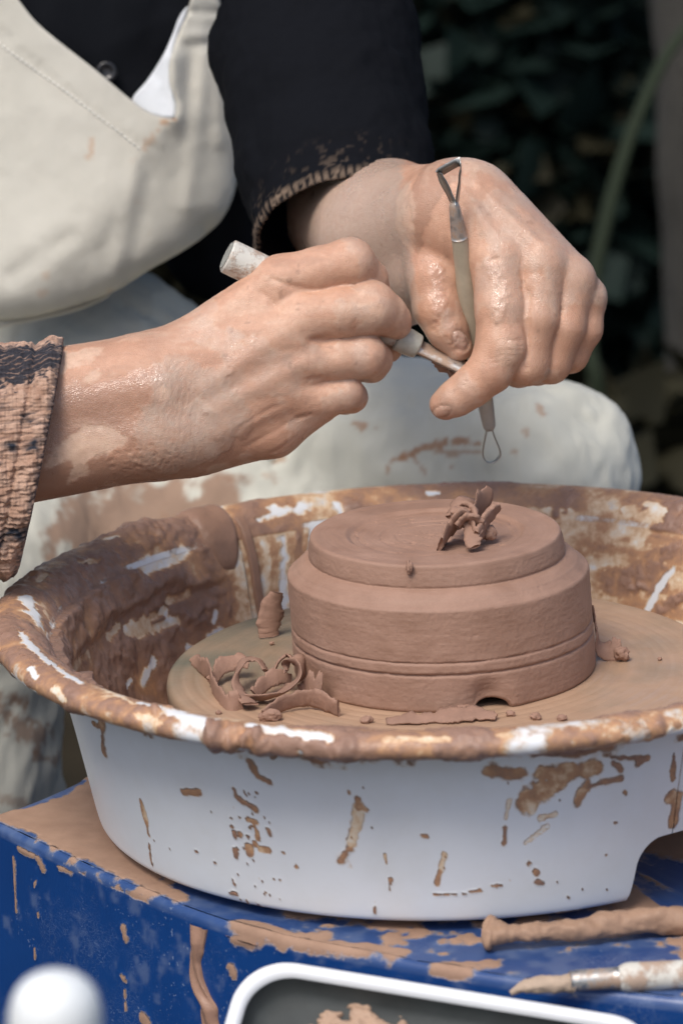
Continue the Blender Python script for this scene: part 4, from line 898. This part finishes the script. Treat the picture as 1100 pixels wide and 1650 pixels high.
# ---- apron
def sheet(name, poly, wfun, frame, mat, parent, spacing=8, thick=3.0, colfun=None, dens=5):
    """a piece of cloth: outline filled with fine triangles, given its depth, then thickness"""
    poly = np.asarray(poly, float); L = np.linalg.norm(np.diff(np.vstack([poly, poly[:1]]), axis=0), axis=1).sum()
    b = resample(np.vstack([poly, poly[:1]]), int(L / dens))[:-1]
    lo, hi = b.min(0), b.max(0); rng = np.random.default_rng(3)
    gx, gy = np.meshgrid(np.arange(lo[0], hi[0], spacing), np.arange(lo[1], hi[1], spacing)); g = np.stack([gx.ravel(), gy.ravel()], -1) + rng.uniform(-.25, .25, (gx.size, 2)) * spacing
    g = g[inside(b, g)]; g = g[pdist(np.vstack([b, b[:1]]), g) > spacing * .55]
    pts = [Vector(p) for p in np.vstack([b, g])]; nb_ = len(b)
    r = delaunay_2d_cdt(pts, [(i, (i + 1) % nb_) for i in range(nb_)], [list(range(nb_))], 1, 1e-6)
    q = np.array([v[:] for v in r[0]]); F = [list(f) for f in r[2]]
    area = sum(np.cross(q[f[1]] - q[f[0]], q[f[2]] - q[f[0]]) for f in F)
    w = wfun(q); V3 = np.c_[q, w]; N = np.zeros_like(V3)
    for f in F:
        n_ = np.cross(V3[f[1]] - V3[f[0]], V3[f[2]] - V3[f[0]])
        for i in f: N[i] += n_
    N /= np.maximum(np.linalg.norm(N, axis=1), 1e-9)[:, None]; N *= np.sign(-N[:, 2:3]); 
    Vt = np.vstack([V3, V3 - N * thick]); n = len(V3); flip = area > 0
    FF = []
    for f in F:
        FF.append(tuple(f[::-1]) if flip else tuple(f)); FF.append(tuple(i + n for i in (f if flip else f[::-1])))
    cnt = {}
    for f in F:
        for a_, b_ in zip(f, f[1:] + f[:1]): cnt[(a_, b_)] = 1
    for (a_, b_) in list(cnt):
        if (b_, a_) not in cnt: FF.append((a_, b_, b_ + n, a_ + n) if flip else (b_, a_, a_ + n, b_ + n))
    c = colfun(np.vstack([q, q])) if colfun else np.tile((.6, .6, .57), (2 * n, 1))
    return mesh_obj(name, frame(Vt), FF, mat, parent, True, {'Col': c})
APR = np.array((.535, .515, .450)); apron_m = cloth_mat('apron_canvas', None, .88, 2600, True, .15, .3)
def gl(q, pts, w): return np.exp(-(pdist(pts, q) / w) ** 2)
bot = [(386, 230), (380, 300), (362, 345), (335, 375), (290, 405), (240, 432), (178, 468), (80, 500), (0, 514), (-90, 520)]
def bib_w(q):
    u, v = q[:, 0], q[:, 1]; w = torso_w(u, v) - 12
    w = w - 48 * sstep(0, 330, v) * np.exp(-((u - 120) / 220) ** 2)                                  # belly
    w = w - 22 * sstep(250, 430, v) + 45 * np.exp(-np.minimum(pdist(bot[3:], q), 200) / 22.)                                    # tucks in above the waist
    w = w + 26 * np.exp(-pdist([(362, 60), (375, 130), (386, 230), (380, 300), (362, 345), (335, 375)], q) / 12.)
    w = w - 13 * gl(q, [(262, 230), (180, 330), (60, 430), (-80, 500)], 60) + 5 * gl(q, [(290, 240), (230, 340), (120, 440)], 34)
    w = w - 3.5 * gl(q, [(218, 262), (205, 350), (185, 440)], 14) + 3 * gl(q, [(240, 270), (225, 350), (205, 440)], 14)
    w = w - 6 * gl(q, [(330, 90), (318, 200), (300, 330)], 14) + 5 * gl(q, [(310, 90), (296, 200)], 12) - 5 * gl(q, [(352, 90), (352, 230)], 10) + 6 * gl(q, [(110, 380), (20, 440)], 16)
    w = w - 18 * gl(q, [(283, 193), (276, 140), (275, 100)], 20)                                      # lip of the notch stands off
    w = w + 5 * gl(q, [(300, 76), (362, 72)], 6) - 4 * gl(q, [(300, 60), (362, 58)], 8) + 6 * gl(q, [(304, 22), (356, 22)], 5)
    hem = (pdist([(30, 0), (70, 47), (155, 115), (215, 165), (250, 187), (283, 193)], q) < 46) & (q[:, 0] < 262); w = w - 2.5 * hem
    p3 = np.c_[q, np.zeros(len(q))]; return w + 3.0 * fbm(p3, .016, 3, 5) + 1.0 * fbm(p3, .07, 3, 6)
def stain(q, c, pts, w, colr, amt, seed=0):
    p3 = np.c_[q, np.zeros(len(q))]; d = pdist(pts, q) + w * (.9 * fbm(p3, .03, 3, seed) + .7 * fbm(p3, .09, 3, seed + 1)); return mix(c, colr, amt * sstep(w, w * .6, d))
def bib_c(q):
    p3 = np.c_[q, np.zeros(len(q))]; c = np.tile(APR, (len(q), 1)) * (1 + .05 * fbm(p3, .01, 3, 2))[:, None]
    rust = np.array((.46, .26, .14))
    c = stain(q, c, [(262, 196), (250, 215), (225, 248), (200, 275)], 4, rust, .45, 3); c = stain(q, c, [(152, 222), (147, 245), (144, 258)], 3.5, rust, .5, 5); c = stain(q, c, [(283, 194), (262, 196)], 3, rust, .8, 4)
    for x, y, r, a in ((240, 375, 5, .35), (145, 340, 3, .5), (75, 440, 8, .3), (70, 470, 8, .3), (180, 470, 6, .35), (215, 320, 9, .12)): c = stain(q, c, [(x, y)], r, rust, a, int(x))
    return c
bib_poly = np.vstack([[(-96, 400), (-90, 230), (-74, 60), (-66, -60), (-62, -250), (-22, -250), (-20, -58), (30, 0)], catmull([(30, 0), (70, 47), (155, 115), (215, 165), (250, 187), (283, 193)], 40), catmull([(283, 193), (285, 165), (275, 138), (274, 105), (286, 62), (302, 28), (306, 12)], 30), [(310, 0), (306, -40), (312, -250), (352, -250), (352, -40), (354, 0)],
                      catmull([(354, 0), (356, 16), (362, 62), (376, 130), (386, 230), (380, 300), (362, 345), (335, 375), (290, 405), (240, 432), (178, 468), (80, 500), (0, 514), (-90, 520)], 90)])
apron = sheet('apron', bib_poly, bib_w, FT, apron_m, person, 7, 3.0, bib_c)
apron['label'] = 'pale canvas apron with a notched bib, stained with clay'
def fac_w(q): return bib_w(q) + 12 + .25 * np.maximum(285 - q[:, 0], 0)
facing = sheet('bib_facing', np.vstack([catmull([(281, 191), (284, 165), (275, 138), (274, 105), (286, 62), (302, 28), (306, 12)], 30), catmull([(306, 12), (290, 30), (268, 82), (240, 128), (213, 165), (248, 188), (281, 191)], 30)[1:-1]]), fac_w, FT, apron_m, apron, 6, 2.5, lambda q: np.tile((.66, .69, .72), (len(q), 1)))
# hem stitches
st = catmull([(-60, 20), (0, 70), (50, 108), (100, 143), (150, 182), (190, 212), (228, 243)], 30); sp_ = resample(st, 42); parts_ = []
for i in range(0, 41, 1):
    a_, b_ = sp_[i], sp_[i] + (sp_[i + 1] - sp_[i]) * .45; q = np.array([a_, b_]); ww = bib_w(q) - 2.0
    V, F = tube(FT(np.c_[np.vstack([q[0], q.mean(0), q[1]]), [ww[0] + 1, ww.mean() - .6, ww[1] + 1]]), np.array([1.0, 1.9, 1.0]) * FT.s, 6); parts_.append((V, F))
V, F = join(parts_); so = mesh_obj('stitching', V, F, plain('pale_thread', (.74, .73, .68), .8), apron); so['kind'] = 'stuff'
# rolled hem at the waist
path = catmull([(176, 464), (160, 476), (120, 492), (60, 506), (0, 517), (-90, 526)], 40); ww = np.full(40, float(torso_w(60, 500)) - 2); ww = ww - np.linspace(-14, 10, 40)
V, F = tube(FT(np.c_[path, ww]), np.interp(np.linspace(0, 1, 40), [0, .08, .2, 1], [3, 8, 7, 8]) * FT.s, 14); hm = mesh_obj('waist_hem', V, F, apron_m, apron, True, {'Col': np.tile(APR * .95, (len(V), 1))})

# ---- lap: the apron skirt over both thighs
LV = 6.0
L_ = Field((-330, 395, -330), (1110, 1420, 420), LV)
L_.cone((20, 555, 330, 140), (195, 562, 330, 140), 40)
L_.cone((330, 655, 320, 150), (868, 775, 20, 155), 60).cone((868, 775, 20, 155), (890, 1420, 40, 120), 60)
L_.cone((150, 600, 300, 160), (-66, 1010, -60, 172), 60).cone((-66, 1010, -60, 172), (-70, 1400, -10, 178), 60)
L_.cone((250, 640, 260, 130), (420, 900, 120, 150), 110).cone((180, 700, 240, 130), (200, 980, 80, 140), 110)
for p, wd, dp in (([(560, 640, 60), (470, 720, 80), (400, 800, 60)], 22, 16), ([(600, 600, 100), (560, 660, 40)], 14, 10), ([(500, 690, 60), (450, 790, 50)], 14, -10), ([(420, 700, 90), (380, 760, 90)], 12, 8), ([(130, 830, 60), (150, 900, 60)], 12, 10), ([(180, 860, 60), (240, 920, 60)], 10, 7),
                  ([(0, 1020, -240), (60, 1080, -230), (100, 1100, -180)], 12, 8), ([(-20, 1180, -220), (60, 1230, -200)], 16, 8), ([(170, 470, 180), (260, 520, 190)], 16, 10)): L_.crease(p, wd, dp)
VK, FK_ = surface_nets(L_); PK = FK(VK - vnormals(VK, FK_) * (12 * vnoise(VK * [.7, 1, 1], .009, 3) + 5 * vnoise(VK, .022, 7) + 2.2 * vnoise(VK * [1, .5, 1], .06, 8))[:, None]); qk = VK[:, :2]
pk = to_px(PK)[:, :2]
n1 = fbm(VK, .011, 4, 1); n2 = fbm(VK, .035, 4, 2); n3 = fbm(VK, .1, 3, 3)
cK = np.tile(np.array((.57, .565, .495)), (len(VK), 1)) * (1 + .06 * n1)[:, None]
brown = np.array((.27, .155, .10)); rust = np.array((.38, .20, .11))
f = patch(qk, [(95, 800), (200, 770), (330, 770), (410, 800), (400, 880), (250, 930), (130, 900)], 14, n1 * 60 + n2 * 40); cK = mix(cK, brown, f * .85)
for pts, wd, a in (([(640, 735), (690, 718), (740, 712), (768, 716)], 7, .85), ([(620, 760), (622, 745), (650, 728)], 5, .7), ([(700, 730), (770, 728)], 5, .6), ([(660, 735), (680, 760)], 4, .5), ([(570, 680), (580, 684)], 6, .7), ([(600, 686), (606, 690)], 5, .6), ([(862, 655), (866, 668)], 6, .6), ([(840, 695), (842, 702)], 5, .55), ([(820, 725), (826, 730)], 4, .5),
                   ([(440, 745), (455, 742)], 7, .6), ([(425, 765), (440, 770)], 7, .3), ([(720, 750), (722, 753)], 3, .6), ([(20, 1130), (70, 1170)], 26, .75), ([(75, 1210), (95, 1218)], 9, .7), ([(30, 1110), (50, 1118)], 10, .5), ([(5, 980), (12, 990)], 8, .4), ([(60, 960), (85, 930)], 12, .4), ([(270, 830), (300, 850)], 16, .4), ([(20, 1270), (70, 1290)], 10, .5), ([(330, 760), (370, 770)], 12, .5)):
    d = pdist(pts, qk) + wd * (1.0 * n2 + .8 * n3); cK = mix(cK, rust if wd < 9 else brown, a * sstep(wd, wd * .5, d))
lap_m = cloth_mat('apron_skirt_canvas', None, .88, 2600, True, .15, .3)
lap = mesh_obj('apron_skirt', PK, FK_, lap_m, apron, True, {'Col': cK})
lap['label'] = 'pale apron skirt stretched over both knees, smeared brown'

# ================================================================== tools, tray, brushes, knob
t = NT('worn_metal'); o = t.obj(); f = t.noise(120, 5, .65, o)
t.set(color=t.mixc(t.maprange(f, .40, .58, 0, 1), (.55, .55, .53), (.38, .27, .20)), metal=t.maprange(f, .40, .58, 1, .1), rough=t.maprange(f, .3, .7, .30, .65), normal=t.bump(t.noise(800, 3, .6, o), .2, .0004)); metal_m = t.m
steel_m = plain('dull_steel', (.40, .40, .385), .38, .15, 300, .1, .0004, 1.0)
handle_m = plain('grey_beige_handle', (.40, .345, .255), .42, .25, 110, .15, .0005)
t = NT('dirty_white_handle'); o = t.obj(); f = t.noise(75, 6, .7, o); k_ = t.maprange(f, .50, .60, 0, .85)
t.set(color=t.mixc(k_, t.mixc(t.noise(40, 5, .6, o), (.56, .53, .46), (.68, .66, .60)), (.40, .27, .19)), rough=t.maprange(k_, 0, 1, .38, .65), normal=t.bump(k_, .5, .001, t.bump(t.noise(300, 4, .6, o), .2, .0006))); white_h = t.m
def strip(path, wdir, w, th):            # flat metal band along a path
    path = np.asarray(path, float); n = len(path); T = np.gradient(path, axis=0); T /= np.linalg.norm(T, axis=1)[:, None]
    S = np.broadcast_to(np.asarray(wdir, float), (n, 3)); S = S - T * (S * T).sum(1)[:, None]; S /= np.linalg.norm(S, axis=1)[:, None]; N = np.cross(T, S)
    w = np.broadcast_to(w, (n,))[:, None]; V = np.stack([path + S * w + N * th, path - S * w + N * th, path - S * w - N * th, path + S * w - N * th], 1).reshape(-1, 3)
    F = [tuple(f) for f in grid_faces(n, 4, cv=True)] + [(3, 2, 1, 0), tuple((n - 1) * 4 + i for i in range(4))]
    return V, F
def rod(frame, pts, rad, seg=24, n=40):
    c = catmull(pts, n); r = np.interp(np.linspace(0, 1, n), np.linspace(0, 1, len(rad)), rad); return tube(frame(c), r * frame.s, seg)
# ribbon tool pinched in the hand at the right
q0 = FR((758, 500, 14))[0]; tl_ = empty('ribbon_tool', tuple(q0)); tag(tl_, 'double-ended ribbon trimming tool held upright in the right-hand hand of the photo', 'trimming tool')
def ax_(y): return (730 + (y - 320) * .156, y, -78 + (y - 320) * .52)
V, F = rod(FR, [ax_(380), ax_(430), ax_(480), ax_(530), ax_(600), ax_(650), ax_(692)], [12.5, 15, 19, 20, 17, 13, 10]); mesh_obj('handle', V, F, handle_m, tl_)
V, F = rod(FR, [ax_(326), ax_(334), ax_(350), ax_(384)], [5, 8.5, 10.5, 13.5], 20, 24); mesh_obj('ferrule', V, F, metal_m, tl_)
V, F = rod(FR, [ax_(640), ax_(665), ax_(690), ax_(697)], [13.6, 12.6, 10.8, 7], 20, 24); mesh_obj('ferrule', V, F, plain('grey_ferrule', (.36, .34, .31), .45, .2, 120), tl_)
lp = [(731, 330, -74), (722, 310, -78), (712, 291, -84), (708, 281, -86), (722, 273, -90), (741, 263, -94), (742, 275, -92), (740, 300, -84), (736, 330, -74)]
lp = np.vstack([np.linspace(lp[i], lp[i + 1], 5, endpoint=False) for i in range(8)] + [lp[-1]]); V, F = strip(FR(lp), FR.f * .8 - FR.u * .9, 8.5 * FR.s, .8 * FR.s); mesh_obj('blade', V, F, steel_m, tl_)
b0 = np.array(ax_(692)); lp = catmull([b0 + (-3, 0, 0), b0 + (-8, 22, 6), b0 + (-11, 44, 12), b0 + (-6, 57, 16), b0 + (6, 60, 17), b0 + (17, 50, 14), b0 + (17, 38, 11), b0 + (9, 18, 5), b0 + (3, 0, 0)], 60)
V, F = strip(FR(lp), FR.f - FR.r * .25 + FR.u * .2, 4.6 * FR.s, .8 * FR.s); mesh_obj('blade', V, F, steel_m, tl_)
# thick-handled tool in the hand at the left
def bx_(u): k = (u - 368) / 300.; return np.array((u, 413 + 142 * k, 4 + 54 * k))
tb = empty('turning_tool', tuple(FL(bx_(500))[0])); tag(tb, 'thick pale-handled turning tool with a flat metal bar, in the left-hand hand of the photo', 'trimming tool')
V, F = rod(FL, [bx_(366), bx_(369), bx_(376), bx_(450), bx_(560), bx_(612), bx_(645)], [25, 27.5, 28.5, 28.5, 27, 22, 17], 28, 60); hd = mesh_obj('handle', V, F, white_h, tb)
A = (bx_(400) - bx_(360)); A /= np.linalg.norm(A); Aw = FL.r * A[0] - FL.u * A[1] + FL.f * A[2]
V, F = lathe(np.array([(0, 0), (18, 0), (20, .8), (22.5, .8), (23, 0), (23, -2)]) * FL.s, 40, FL(bx_(366))[0] - Aw * .9 * FL.s, -Aw); mesh_obj('end_cap', V, F[:, ::-1], plain('grey_end', (.46, .46, .41), .35, .5, 260, .9, .003), hd)
V, F = rod(FL, [bx_(640), bx_(644), bx_(660), bx_(674), bx_(677)], [18, 22, 22, 20, 15], 28, 30); mesh_obj('ferrule', V, F, plain('cloudy_ferrule', (.42, .42, .36), .3, .35, 160, .3, .0008), tb)
bp = np.linspace(bx_(668), bx_(668) + np.array((90, 43, -4)), 8); V, F = strip(FL(bp), FL.u + FL.f * .9 - FL.r * .1, 14 * FL.s, 3.4 * FL.s); br = mesh_obj('metal_bar', V, F, metal_m, tb)
V, F = rod(FL, [bx_(700) + (0, 12, 14), bx_(715) + (0, 16, 15), bx_(735) + (0, 17, 12)], [5, 9, 5], 12, 20); V = V + fbm(V, 300, 3, 3)[:, None] * .002; mesh_obj('clay_smear', V, F, clay_wet, tb)

# tray leaning in front of the housing, on a shelf
ex3 = np.array((.955, -.24, -.105)); ex3 /= np.linalg.norm(ex3); ey3 = np.array((-.17, -.76, -.60)); ey3 -= ex3 * (ex3 @ ey3); ey3 /= np.linalg.norm(ey3); ez3 = np.cross(ey3, ex3); ez3 *= np.sign(ez3[2])
tray_o = W(393, 1540, -.245); Lx, D_ = .205, .13
def rrect(x0, x1, y0, y1, r, n=12):
    P_ = []
    for cx, cy, a0 in ((x1 - r, y0 + r, -90), (x1 - r, y1 - r, 0), (x0 + r, y1 - r, 90), (x0 + r, y0 + r, 180)):
        for a in np.linspace(a0, a0 + 90, n): P_.append((cx + r * math.cos(R(a)), cy + r * math.sin(R(a))))
    P_ = np.array(P_); return resample(np.vstack([P_, P_[:1]]), 241)[:-1]
def on_tray(x_, y_, z_): return tray_o + np.outer(np.atleast_1d(x_), ex3) + np.outer(np.atleast_1d(y_), ey3) + np.outer(np.atleast_1d(z_), ez3)
secs = [(.0105, -.030), (.006, -.016), (.0018, -.004), (.0, .0), (.0012, .0032), (.0038, .0046), (.0066, .0038), (.0080, .0012), (.0086, -.002), (.0105, -.0065), (.0125, -.0092), (.018, -.0100), (.05, -.0102)]
tray = empty('tray', tuple(on_tray(Lx / 2, D_, -.03)[0])); tag(tray, 'dark grey tray with a thick white rim at the front of the wheel', 'tray')
def loopat(ins, z): L2 = rrect(ins, Lx - ins, ins, D_ - ins, max(.026 - ins * .6, .005)); return on_tray(L2[:, 0], L2[:, 1], np.full(len(L2), z))
G1 = np.array([loopat(*s) for s in secs[:9]]); mesh_obj('rim', G1.reshape(-1, 3), grid_faces(len(G1), 240, cv=True), plain('white_plastic_rim', (.74, .76, .78), .35, .06, 40, .05), tray)
G2 = np.array([loopat(a + .0002, b + .0002) for a, b in secs[7:]]); V = G2.reshape(-1, 3); F = [tuple(f) for f in grid_faces(len(G2), 240, cv=True)] + [tuple((len(G2) - 1) * 240 + i for i in range(240))]
mesh_obj('basin', V, F, plain('dark_grey_plastic', (.050, .056, .056), .62, .5, 30, .2, .001, spec=.2), tray)
lowz_ = on_tray(Lx / 2, D_, -.03)[0]; V, F = box((lowz_[0], -.27, lowz_[2] - .012), (.14, .085, .005)); mesh_obj('shelf', V, F, plain('blue_shelf_paint', (.012, .04, .2), .4), housing, False)
# slab of clay scraps in the tray: thin, lobed, with holes
def scrap(cx, cy, rx, ry, seed, label, name='clay_scrap'):
    N_ = 110; gx, gy = np.meshgrid(np.linspace(-1.3, 1.3, N_), np.linspace(-1.3, 1.3, N_)); zf = -.0100
    p = np.stack([gx, gy, np.zeros_like(gx) + seed], -1)
    fld = 1 - np.hypot(gx, gy) + .55 * fbm(p, 2.2, 4, seed) - .9 * sstep(.30, .5, fbm(p, 3.6, 3, seed + 5)); hgt = .0050 * np.clip(fld, 0, .3) ** .35 * (1 + .5 * fbm(p, 5, 4, seed + 9)) - (fld <= 0) * .004
    V = on_tray((cx + gx * rx).ravel(), (cy + gy * ry).ravel(), (zf + .0004 + hgt).ravel()); F = grid_faces(N_, N_)
    keep = (fld.reshape(-1)[F] > -.12).any(1); o_ = mesh_obj(name, V, F[keep], clay_mat('tray_clay_%d' % seed, (.40, .27, .19), .6, 700, 60, .25)); tag(o_, label, 'clay scrap'); return o_
scrap(.060, .031, .024, .019, 4, 'flat lobed clay scrap with holes lying in the dark tray')
scrap(.135, .026, .004, .008, 8, 'small narrow clay scrap near the right side of the dark tray', 'clay_scrap')
# clay-caked stick and a brush on the housing
def on_t(px, py, up=0.0): return WZ(px, py, ZT) + Z * up
p = np.array([on_t(778, 1528, .009), on_t(830, 1530, .0085), on_t(900, 1524, .008), on_t(1000, 1514, .008), on_t(1120, 1504, .008), on_t(1250, 1496, .008)]); c = catmull(p, 130)
rr_ = np.interp(np.linspace(0, 1, 130), [0, .02, .05, .10, .16, .25, .5, 1], [.0025, .0046, .0054, .0050, .0042, .0048, .0060, .0066]); V, F = tube(c, rr_, 36); n_ = fbm(V, 70, 4, 2); V = V + (n_ * .0034 + fbm(V, 260, 3, 3) * .0008)[:, None] * (V - np.repeat(c, 36, 0)) / np.repeat(rr_, 36)[:, None] * (1 + 1.2 * (np.repeat(np.linspace(0, 1, 130), 36) < .07))[:, None]
stick = mesh_obj('modelling_stick', V, F, clay_mat('caked_clay', (.34, .215, .145), .55, 600, 45, .3)); tag(stick, 'clay-caked wooden stick with a knobbly tip, lying against the splash pan', 'modelling stick')
br_r = empty('brush', tuple(on_t(960, 1600, .004))); tag(br_r, 'flat brush with pale handle and metal ferrule lying behind the tray', 'brush')
def bp_(x, up=.0062): return on_t(x, 1606 - (x - 820) * .060, up)
V, F = tube(catmull([bp_(822, .002), bp_(850, .0045), bp_(890, .0052), bp_(925, .0056)], 40), np.interp(np.linspace(0, 1, 40), [0, .3, 1], [.0012, .0034, .0046]), 24); V = V + (fbm(V * [1, 1, 1], 250, 3, 8) * .0012)[:, None]; mesh_obj('bristles', V, F, clay_mat('bristle_clay', (.42, .32, .24), .6, 900, 120, .4), br_r)
V, F = tube(catmull([bp_(918), bp_(940), bp_(975), bp_(1000)], 24), [.0048] * 4 + [.0050] * 16 + [.0053] * 4, 24); mesh_obj('ferrule', V, F, metal_m, br_r)
V, F = tube(catmull([bp_(996), bp_(1020), bp_(1100), bp_(1260)], 40), np.interp(np.linspace(0, 1, 40), [0, .1, .3, 1], [.0052, .0062, .0072, .0062]), 24); mesh_obj('handle', V, F, white_h, br_r)
# white knob close to the camera
kc = W(90, 1648, -.72); prof = np.array([(0, .022), (.006, .0213), (.0115, .0188), (.0158, .0145), (.0182, .009), (.0192, .002), (.0196, -.010), (.0204, -.022), (.0222, -.034), (.0250, -.046), (.0262, -.060), (.0262, -.10), (0, -.10)])
prof = prof * .84; q = catmull(prof, 90); q[:, 0] = np.maximum(q[:, 0], 0); V, F = lathe(q, 64, kc, (.06, 0, 1)); knob = mesh_obj('bottle', V, F[:, ::-1], plain('white_gloss_plastic', (.75, .78, .78), .4, .05, 30, .02)); tag(knob, 'white rounded bottle top, out of focus at the bottom left corner', 'bottle')

# ================================================================== what stands behind: dark garden
GZ = -.62
n = 90; gx, gy = np.meshgrid(np.linspace(-1, 1, n), np.linspace(-1, 1, n)); gx = np.sign(gx) * np.abs(gx) ** 2.2 * 45; gy = np.sign(gy) * np.abs(gy) ** 2.2 * 45 + 3
V = np.stack([gx, gy, GZ + .03 * fbm(np.stack([gx, gy, gx * 0], -1), 1.1, 3, 2)], -1).reshape(-1, 3)
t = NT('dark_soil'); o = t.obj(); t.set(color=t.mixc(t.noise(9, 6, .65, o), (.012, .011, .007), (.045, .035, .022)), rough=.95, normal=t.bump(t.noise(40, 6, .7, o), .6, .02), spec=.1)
g_ = mesh_obj('ground', V, grid_faces(n, n)[:, ::-1], t.m); tag(g_, kind='structure')
def leaf_mat(name, a, b):
    t = NT(name); oi = t.n('ShaderNodeObjectInfo'); o = t.obj(); t.set(color=t.mixc(t.maprange(t.noise(2.2, 4, .6, o), .3, .7, 0, 1), a, b), rough=.6, spec=.15, normal=t.bump(t.noise(60, 3, .6, o), .2, .004)); return t.m
def leaves(n, fpos, size, seed, droop=.3, asp=.38):
    """n folded leaves, six vertices each"""
    rng = np.random.default_rng(seed); P_ = fpos(rng, n); d = rng.normal(size=(n, 3)); d[:, 2] = d[:, 2] * .6 - droop; d /= np.linalg.norm(d, axis=1)[:, None]
    up = rng.normal(size=(n, 3)) * .5 + [0, 0, 1]; s = np.cross(d, up); s /= np.linalg.norm(s, axis=1)[:, None]; nn = np.cross(s, d); L = size * rng.uniform(.55, 1.25, n)[:, None]
    V = np.stack([P_, P_ + d * L * .45 + s * L * asp, P_ + d * L, P_ + d * L * .45 - s * L * asp, P_ + d * L * .45 - nn * L * .08], 1).reshape(-1, 3)
    b = np.arange(n)[:, None] * 5; F = np.concatenate([b + [0, 1, 4], b + [1, 2, 4], b + [2, 3, 4], b + [3, 0, 4]]); return V, F
def shrub(x, y, rx, rz, n, size, mat, label, seed, cat='shrub'):
    e = empty('shrub', (x, y, GZ)); tag(e, label, cat, 'shrubs in the dark background')
    def fp(rng, k):
        a = rng.normal(size=(k, 3)); a /= np.linalg.norm(a, axis=1)[:, None]; r = rng.uniform(.35, 1, k)[:, None] ** .5; q = a * r
        cl_ = fbm(q * 1.0 + seed * 3, 2.2, 3, seed)[:, None]; q = q * (1 + .35 * cl_); return np.c_[x + q[:, 0] * rx, y + q[:, 1] * rx * .7, GZ + rz * (1.0 + q[:, 2]) * .95 + .02]
    V, F = leaves(n, fp, size, seed); mesh_obj('foliage', V, F, mat, e, False)
    ps = []; rng = np.random.default_rng(seed)
    for k in range(6):
        a = rng.uniform(0, 6.28); ps.append(tube(catmull([(x, y, GZ), (x + rx * .2 * math.cos(a), y + rx * .2 * math.sin(a), GZ + rz * .6), (x + rx * .6 * math.cos(a), y + rx * .5 * math.sin(a), GZ + rz * 1.4)], 10), np.linspace(.018, .005, 10), 6))
    V, F = join(ps); mesh_obj('stem', V, F, bark_m, e)
bark_m = plain('dark_bark', (.035, .028, .02), .95, .4, 30, .6, .01)
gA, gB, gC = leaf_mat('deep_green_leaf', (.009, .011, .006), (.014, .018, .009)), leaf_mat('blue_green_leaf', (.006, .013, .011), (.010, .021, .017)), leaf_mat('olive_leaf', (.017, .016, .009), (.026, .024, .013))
x = lambda px, py, y: float(W(px, py, y)[0])
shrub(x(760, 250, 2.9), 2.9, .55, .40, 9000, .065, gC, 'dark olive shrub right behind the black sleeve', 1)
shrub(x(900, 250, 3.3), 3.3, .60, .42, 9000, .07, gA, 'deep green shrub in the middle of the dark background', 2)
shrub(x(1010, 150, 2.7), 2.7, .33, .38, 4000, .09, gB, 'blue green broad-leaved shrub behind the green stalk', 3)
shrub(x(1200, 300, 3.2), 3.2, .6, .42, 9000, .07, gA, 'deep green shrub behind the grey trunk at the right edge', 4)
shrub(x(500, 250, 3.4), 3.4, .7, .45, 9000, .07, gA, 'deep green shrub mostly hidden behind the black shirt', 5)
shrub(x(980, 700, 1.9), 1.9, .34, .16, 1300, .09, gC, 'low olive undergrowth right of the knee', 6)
# grey trunk with its crown overhead, which keeps the garden in the shade
tx = x(1116, 400, 2.1); tr = empty('tree', (tx, 2.1, GZ)); tag(tr, 'grey tree trunk blurred at the right edge of the picture', 'tree')
p = catmull([(tx + .02, 2.1, GZ - .05), (tx + .012, 2.1, -.3), (tx - .004, 2.1, 0), (tx - .002, 2.2, .5), (tx + .06, 2.55, 1.3), (tx + .1, 2.5, 2.0)], 60); V, F = tube(p, np.interp(np.linspace(0, 1, 60), [0, .1, .4, 1], [.07, .048, .038, .03]), 28)
V = V + (fbm(V * [1, 1, .3], 30, 4, 3) * .008)[:, None]; mesh_obj('trunk', V, F, plain('grey_bark', (.036, .034, .029), .95, .35, 18, .6, .008), tr)
def fp(rng, k):
    c = np.array([[tx + .1, 2.4, 2.1], [tx - .9, 2.7, 2.2], [tx + 1.0, 2.6, 2.2], [tx - .4, 3.4, 2.4], [tx + .6, 3.6, 2.3], [tx - 1.8, 3.0, 2.3], [tx - 1.2, 3.9, 2.4]]); i = rng.integers(0, len(c), k); a = rng.normal(size=(k, 3)); a /= np.linalg.norm(a, axis=1)[:, None]
    return c[i] + a * rng.uniform(.2, 1, k)[:, None] ** .5 * [.85, .85, .5]
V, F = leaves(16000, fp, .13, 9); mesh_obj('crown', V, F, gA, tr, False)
ps = [tube(catmull([(tx + .06, 2.55, 1.3), (tx + dx * .5, 2.5 + dy * .5, 1.8), (tx + dx, 2.4 + dy, 2.2)], 12), np.linspace(.03, .01, 12), 8) for dx, dy in ((-.9, .3), (1, .2), (-.4, 1), (.6, 1.2), (-1.7, .6))]
V, F = join(ps); mesh_obj('limb', V, F, bark_m, tr)
# arching green stalk
yy = 1.7; sp_ = [W(962, 640, yy), W(950, 560, yy), W(955, 460, yy), W(972, 370, yy), W(998, 270, yy), W(1030, 180, yy), W(1070, 95, yy), W(1120, 30, yy), W(1200, -50, yy)]
base = np.array(W(985, 700, yy + .1)); base[2] = GZ
p = catmull([base, base * .5 + sp_[0] * .5, *sp_], 80); V, F = tube(p, np.interp(np.linspace(0, 1, 80), [0, .5, 1], [.009, .0085, .005]), 14, True, .6)
stalk = empty('reed', tuple(base)); tag(stalk, 'single arching green stalk, blurred, left of the grey trunk', 'plant')
mesh_obj('stem', V, F, plain('green_stalk', (.011, .020, .006), .8, .2, 20, .1), stalk)
